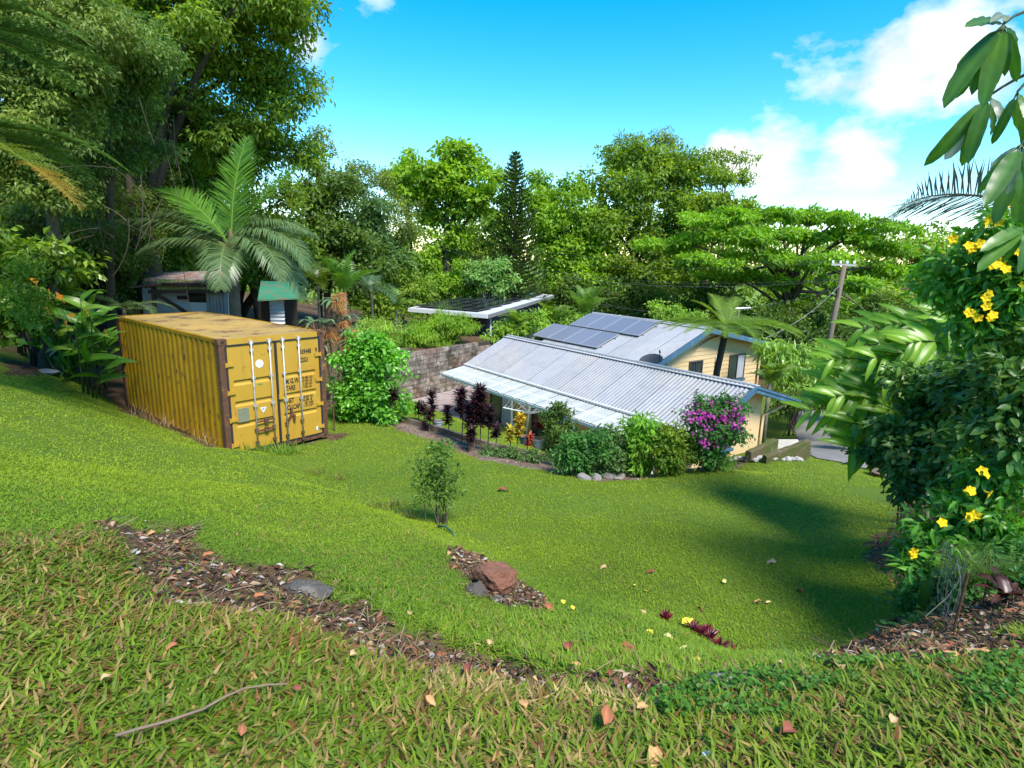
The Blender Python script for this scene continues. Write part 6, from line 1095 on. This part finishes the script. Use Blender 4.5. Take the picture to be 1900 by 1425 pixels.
def grass(n, rmin, rmax, H, W, two, name, half=47, inner=0):
    mb = MB(); x, y, d = scatter(n, rmin, rmax, half, inner); k = region(x, y); fo = zone_y(x, y)
    keep = (k == 0)|((k == 1) & (r.random(n) < .035) & (d < 9)); 
    big = vnoise(x, y, .55, 61); fine = vnoise(x, y, 2.6, 62); bare = sstep((vnoise(x, y, 1.7, 63)-.70)/.1)*.6; keep &= r.random(n) > bare
    keep &= ~((x > 6.6) & (y < 11)); x, y, d, fo, big, fine, k = x[keep], y[keep], d[keep], fo[keep], big[keep], fine[keep], k[keep]; n = len(x)
    z = gz(x, y); a = r.uniform(0, 6.28, n); el = np.where(fo, r.uniform(.15, 1.05, n), r.uniform(.35, 1.2, n)); D = np.stack([np.cos(a)*np.cos(el), np.sin(a)*np.cos(el), np.sin(el)], 1); N = np.stack([-np.cos(a)*np.sin(el), -np.sin(a)*np.sin(el), np.cos(el)], 1)+r.normal(size=(n, 3))*.35
    h = H*r.uniform(.55, 1.3, n)*np.where(fo, 1.25, 1.)*(.75+.5*fine); wd = W*r.uniform(.7, 1.3, n)*np.where(fo, 1.2, 1)
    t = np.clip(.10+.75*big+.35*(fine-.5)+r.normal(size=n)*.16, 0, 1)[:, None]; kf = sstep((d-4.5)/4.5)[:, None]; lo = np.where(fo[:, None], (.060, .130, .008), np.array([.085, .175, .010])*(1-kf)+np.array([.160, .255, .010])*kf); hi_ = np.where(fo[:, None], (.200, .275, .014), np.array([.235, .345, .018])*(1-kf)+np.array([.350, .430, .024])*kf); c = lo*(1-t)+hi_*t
    dry = r.random(n) < np.where(fo, .16+.26*sstep((vnoise(x, y, .8, 66)-.42)/.2), .035+.10*sstep((vnoise(x, y, .9, 67)-.6)/.15)); c[dry] = np.array([.34, .235, .075])*r.uniform(.5, 1.2, (dry.sum(), 1)); fd = dry & (d > 7); c[fd] = np.array([.30, .29, .05])*r.uniform(.6, 1.1, (fd.sum(), 1)); rd = r.random(n) < np.where(fo, .08, .0); c[rd] = np.array([.24, .11, .03])*r.uniform(.5, 1.2, (rd.sum(), 1))
    sf2 = inpoly(x, y, STRAW); ds = sf2 & (r.random(n) < .5); c[ds] = np.array([.46, .34, .13])*r.uniform(.6, 1.2, (ds.sum(), 1))
    leafset(mb, np.stack([x, y, z-.004], 1), D, N, h, wd, np.clip(c*(1+r.normal(size=(n, 1))*.12), .003, 1), .35, hi=two)
    return settle(mb, 'grass', GRASS, (0, rmin, float(gz(0, rmin))), name, 'grass', kind='stuff')
STRAW = [tuple(hit(u, v)[:2]) for u, v in ((780, 1240), (900, 1225), (1050, 1275), (1250, 1300), (1200, 1330), (1000, 1310), (800, 1290))]
grass(26000, .8, 5, .060, .010, 'blade', 'coarse grass on the outer flanks of the near terrace', 80, 47)
grass(24000, 5, 14, .05, .012, False, 'mown grass on the outer flanks of the bank', 62, 47)
grass(95000, 1.15, 4.2, .060, .0085, 'blade', 'coarse broad bladed grass on the near terrace')
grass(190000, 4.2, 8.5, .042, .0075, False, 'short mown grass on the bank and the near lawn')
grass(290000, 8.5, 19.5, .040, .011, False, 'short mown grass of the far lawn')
# creeping ground cover along the right of the near terrace
GCV = [tuple(hit(u, v)[:2]) for u, v in ((1180, 1300), (1400, 1255), (1520, 1235), (1700, 1240), (1900, 1225), (1900, 1330), (1650, 1320), (1400, 1340), (1250, 1340))]
x, y, d = scatter(60000, 1.4, 4.6); m = inpoly(x, y, GCV) & (vnoise(x, y, 4, 71) > .42); x, y = x[m][:6000], y[m][:6000]; n = len(x); mb = MB(); a = r.uniform(0, 6.28, n); D = np.stack([np.cos(a), np.sin(a), r.uniform(-.2, .5, n)], 1); tt = r.random((n, 1))
leafset(mb, np.stack([x, y, gz(x, y)+r.uniform(.01, .07, n)], 1), D, np.array([0, 0, 1.])+r.normal(size=(n, 3))*.35, r.uniform(.016, .034, n), r.uniform(.014, .026, n), np.array([.05, .15, .012])*(1-tt)+np.array([.12, .28, .03])*tt, .1, hi=True); settle(mb, 'ground_cover', LEAF, (1.5, 2.4, float(gz(1.5, 2.4))), 'creeping round leaved weeds along the near terrace edge', 'ground cover', kind='stuff')
# taller weeds: dry stalks against the container, green tuft by its doors, thin stalks on the bank
def weed(u, v, lab, grp, n, L, cols, seed, spr=.12, lw=.013):
    P = on(u, v); r = np.random.default_rng(seed); a = r.uniform(0, 6.28, n); e = r.uniform(.6, 1.45, n); mb = MB(); tt = r.random((n, 1)); Q = P+np.stack([r.normal(size=n)*spr, r.normal(size=n)*spr, np.zeros(n)], 1); Q[:, 2] = gz(Q[:, 0], Q[:, 1])-.01
    leafset(mb, Q, np.stack([np.cos(a)*np.cos(e), np.sin(a)*np.cos(e), np.sin(e)], 1), np.stack([-np.cos(a), -np.sin(a), np.ones(n)], 1), L*r.uniform(.5, 1.2, n), lw, np.array(cols[0])*(1-tt)+np.array(cols[1])*tt, .25, hi=True); settle(mb, 'weed_tuft', GRASS, P, lab, 'weeds', grp)
DRYW = ((.22, .13, .06), (.45, .32, .16)); GRW = ((.08, .2, .012), (.2, .33, .03))
for i, (u, v) in enumerate(((300, 790), (325, 795), (350, 803), (372, 810), (395, 822), (410, 830), (268, 778))): weed(u, v, 'dry straw coloured weed tuft against the container side', 'dry weeds along the container side', 45, .42, DRYW, 700+i, .16)
for i, (u, v) in enumerate(((505, 838), (520, 845), (540, 842), (470, 838), (440, 835))): weed(u, v, 'tall green grass tuft below the container doors', 'green tufts below the container doors', 60, .34, GRW, 720+i, .14)
for i, (u, v) in enumerate(((628, 890), (590, 880), (700, 945), (757, 962), (730, 940))): weed(u, v, 'small ragged weed tuft along the bank crest', 'weeds along the bank crest', 40, .2, ((.10, .16, .02), (.28, .22, .06)), 740+i, .1)
for i, (u, v) in enumerate(((1465, 1235), (1100, 1195), (1490, 1260))): weed(u, v, 'thin upright green stalks rising from the near terrace edge', 'thin stalks at the terrace edge', 9, .20, ((.05, .12, .03), (.1, .2, .05)), 760+i, .025, .005)
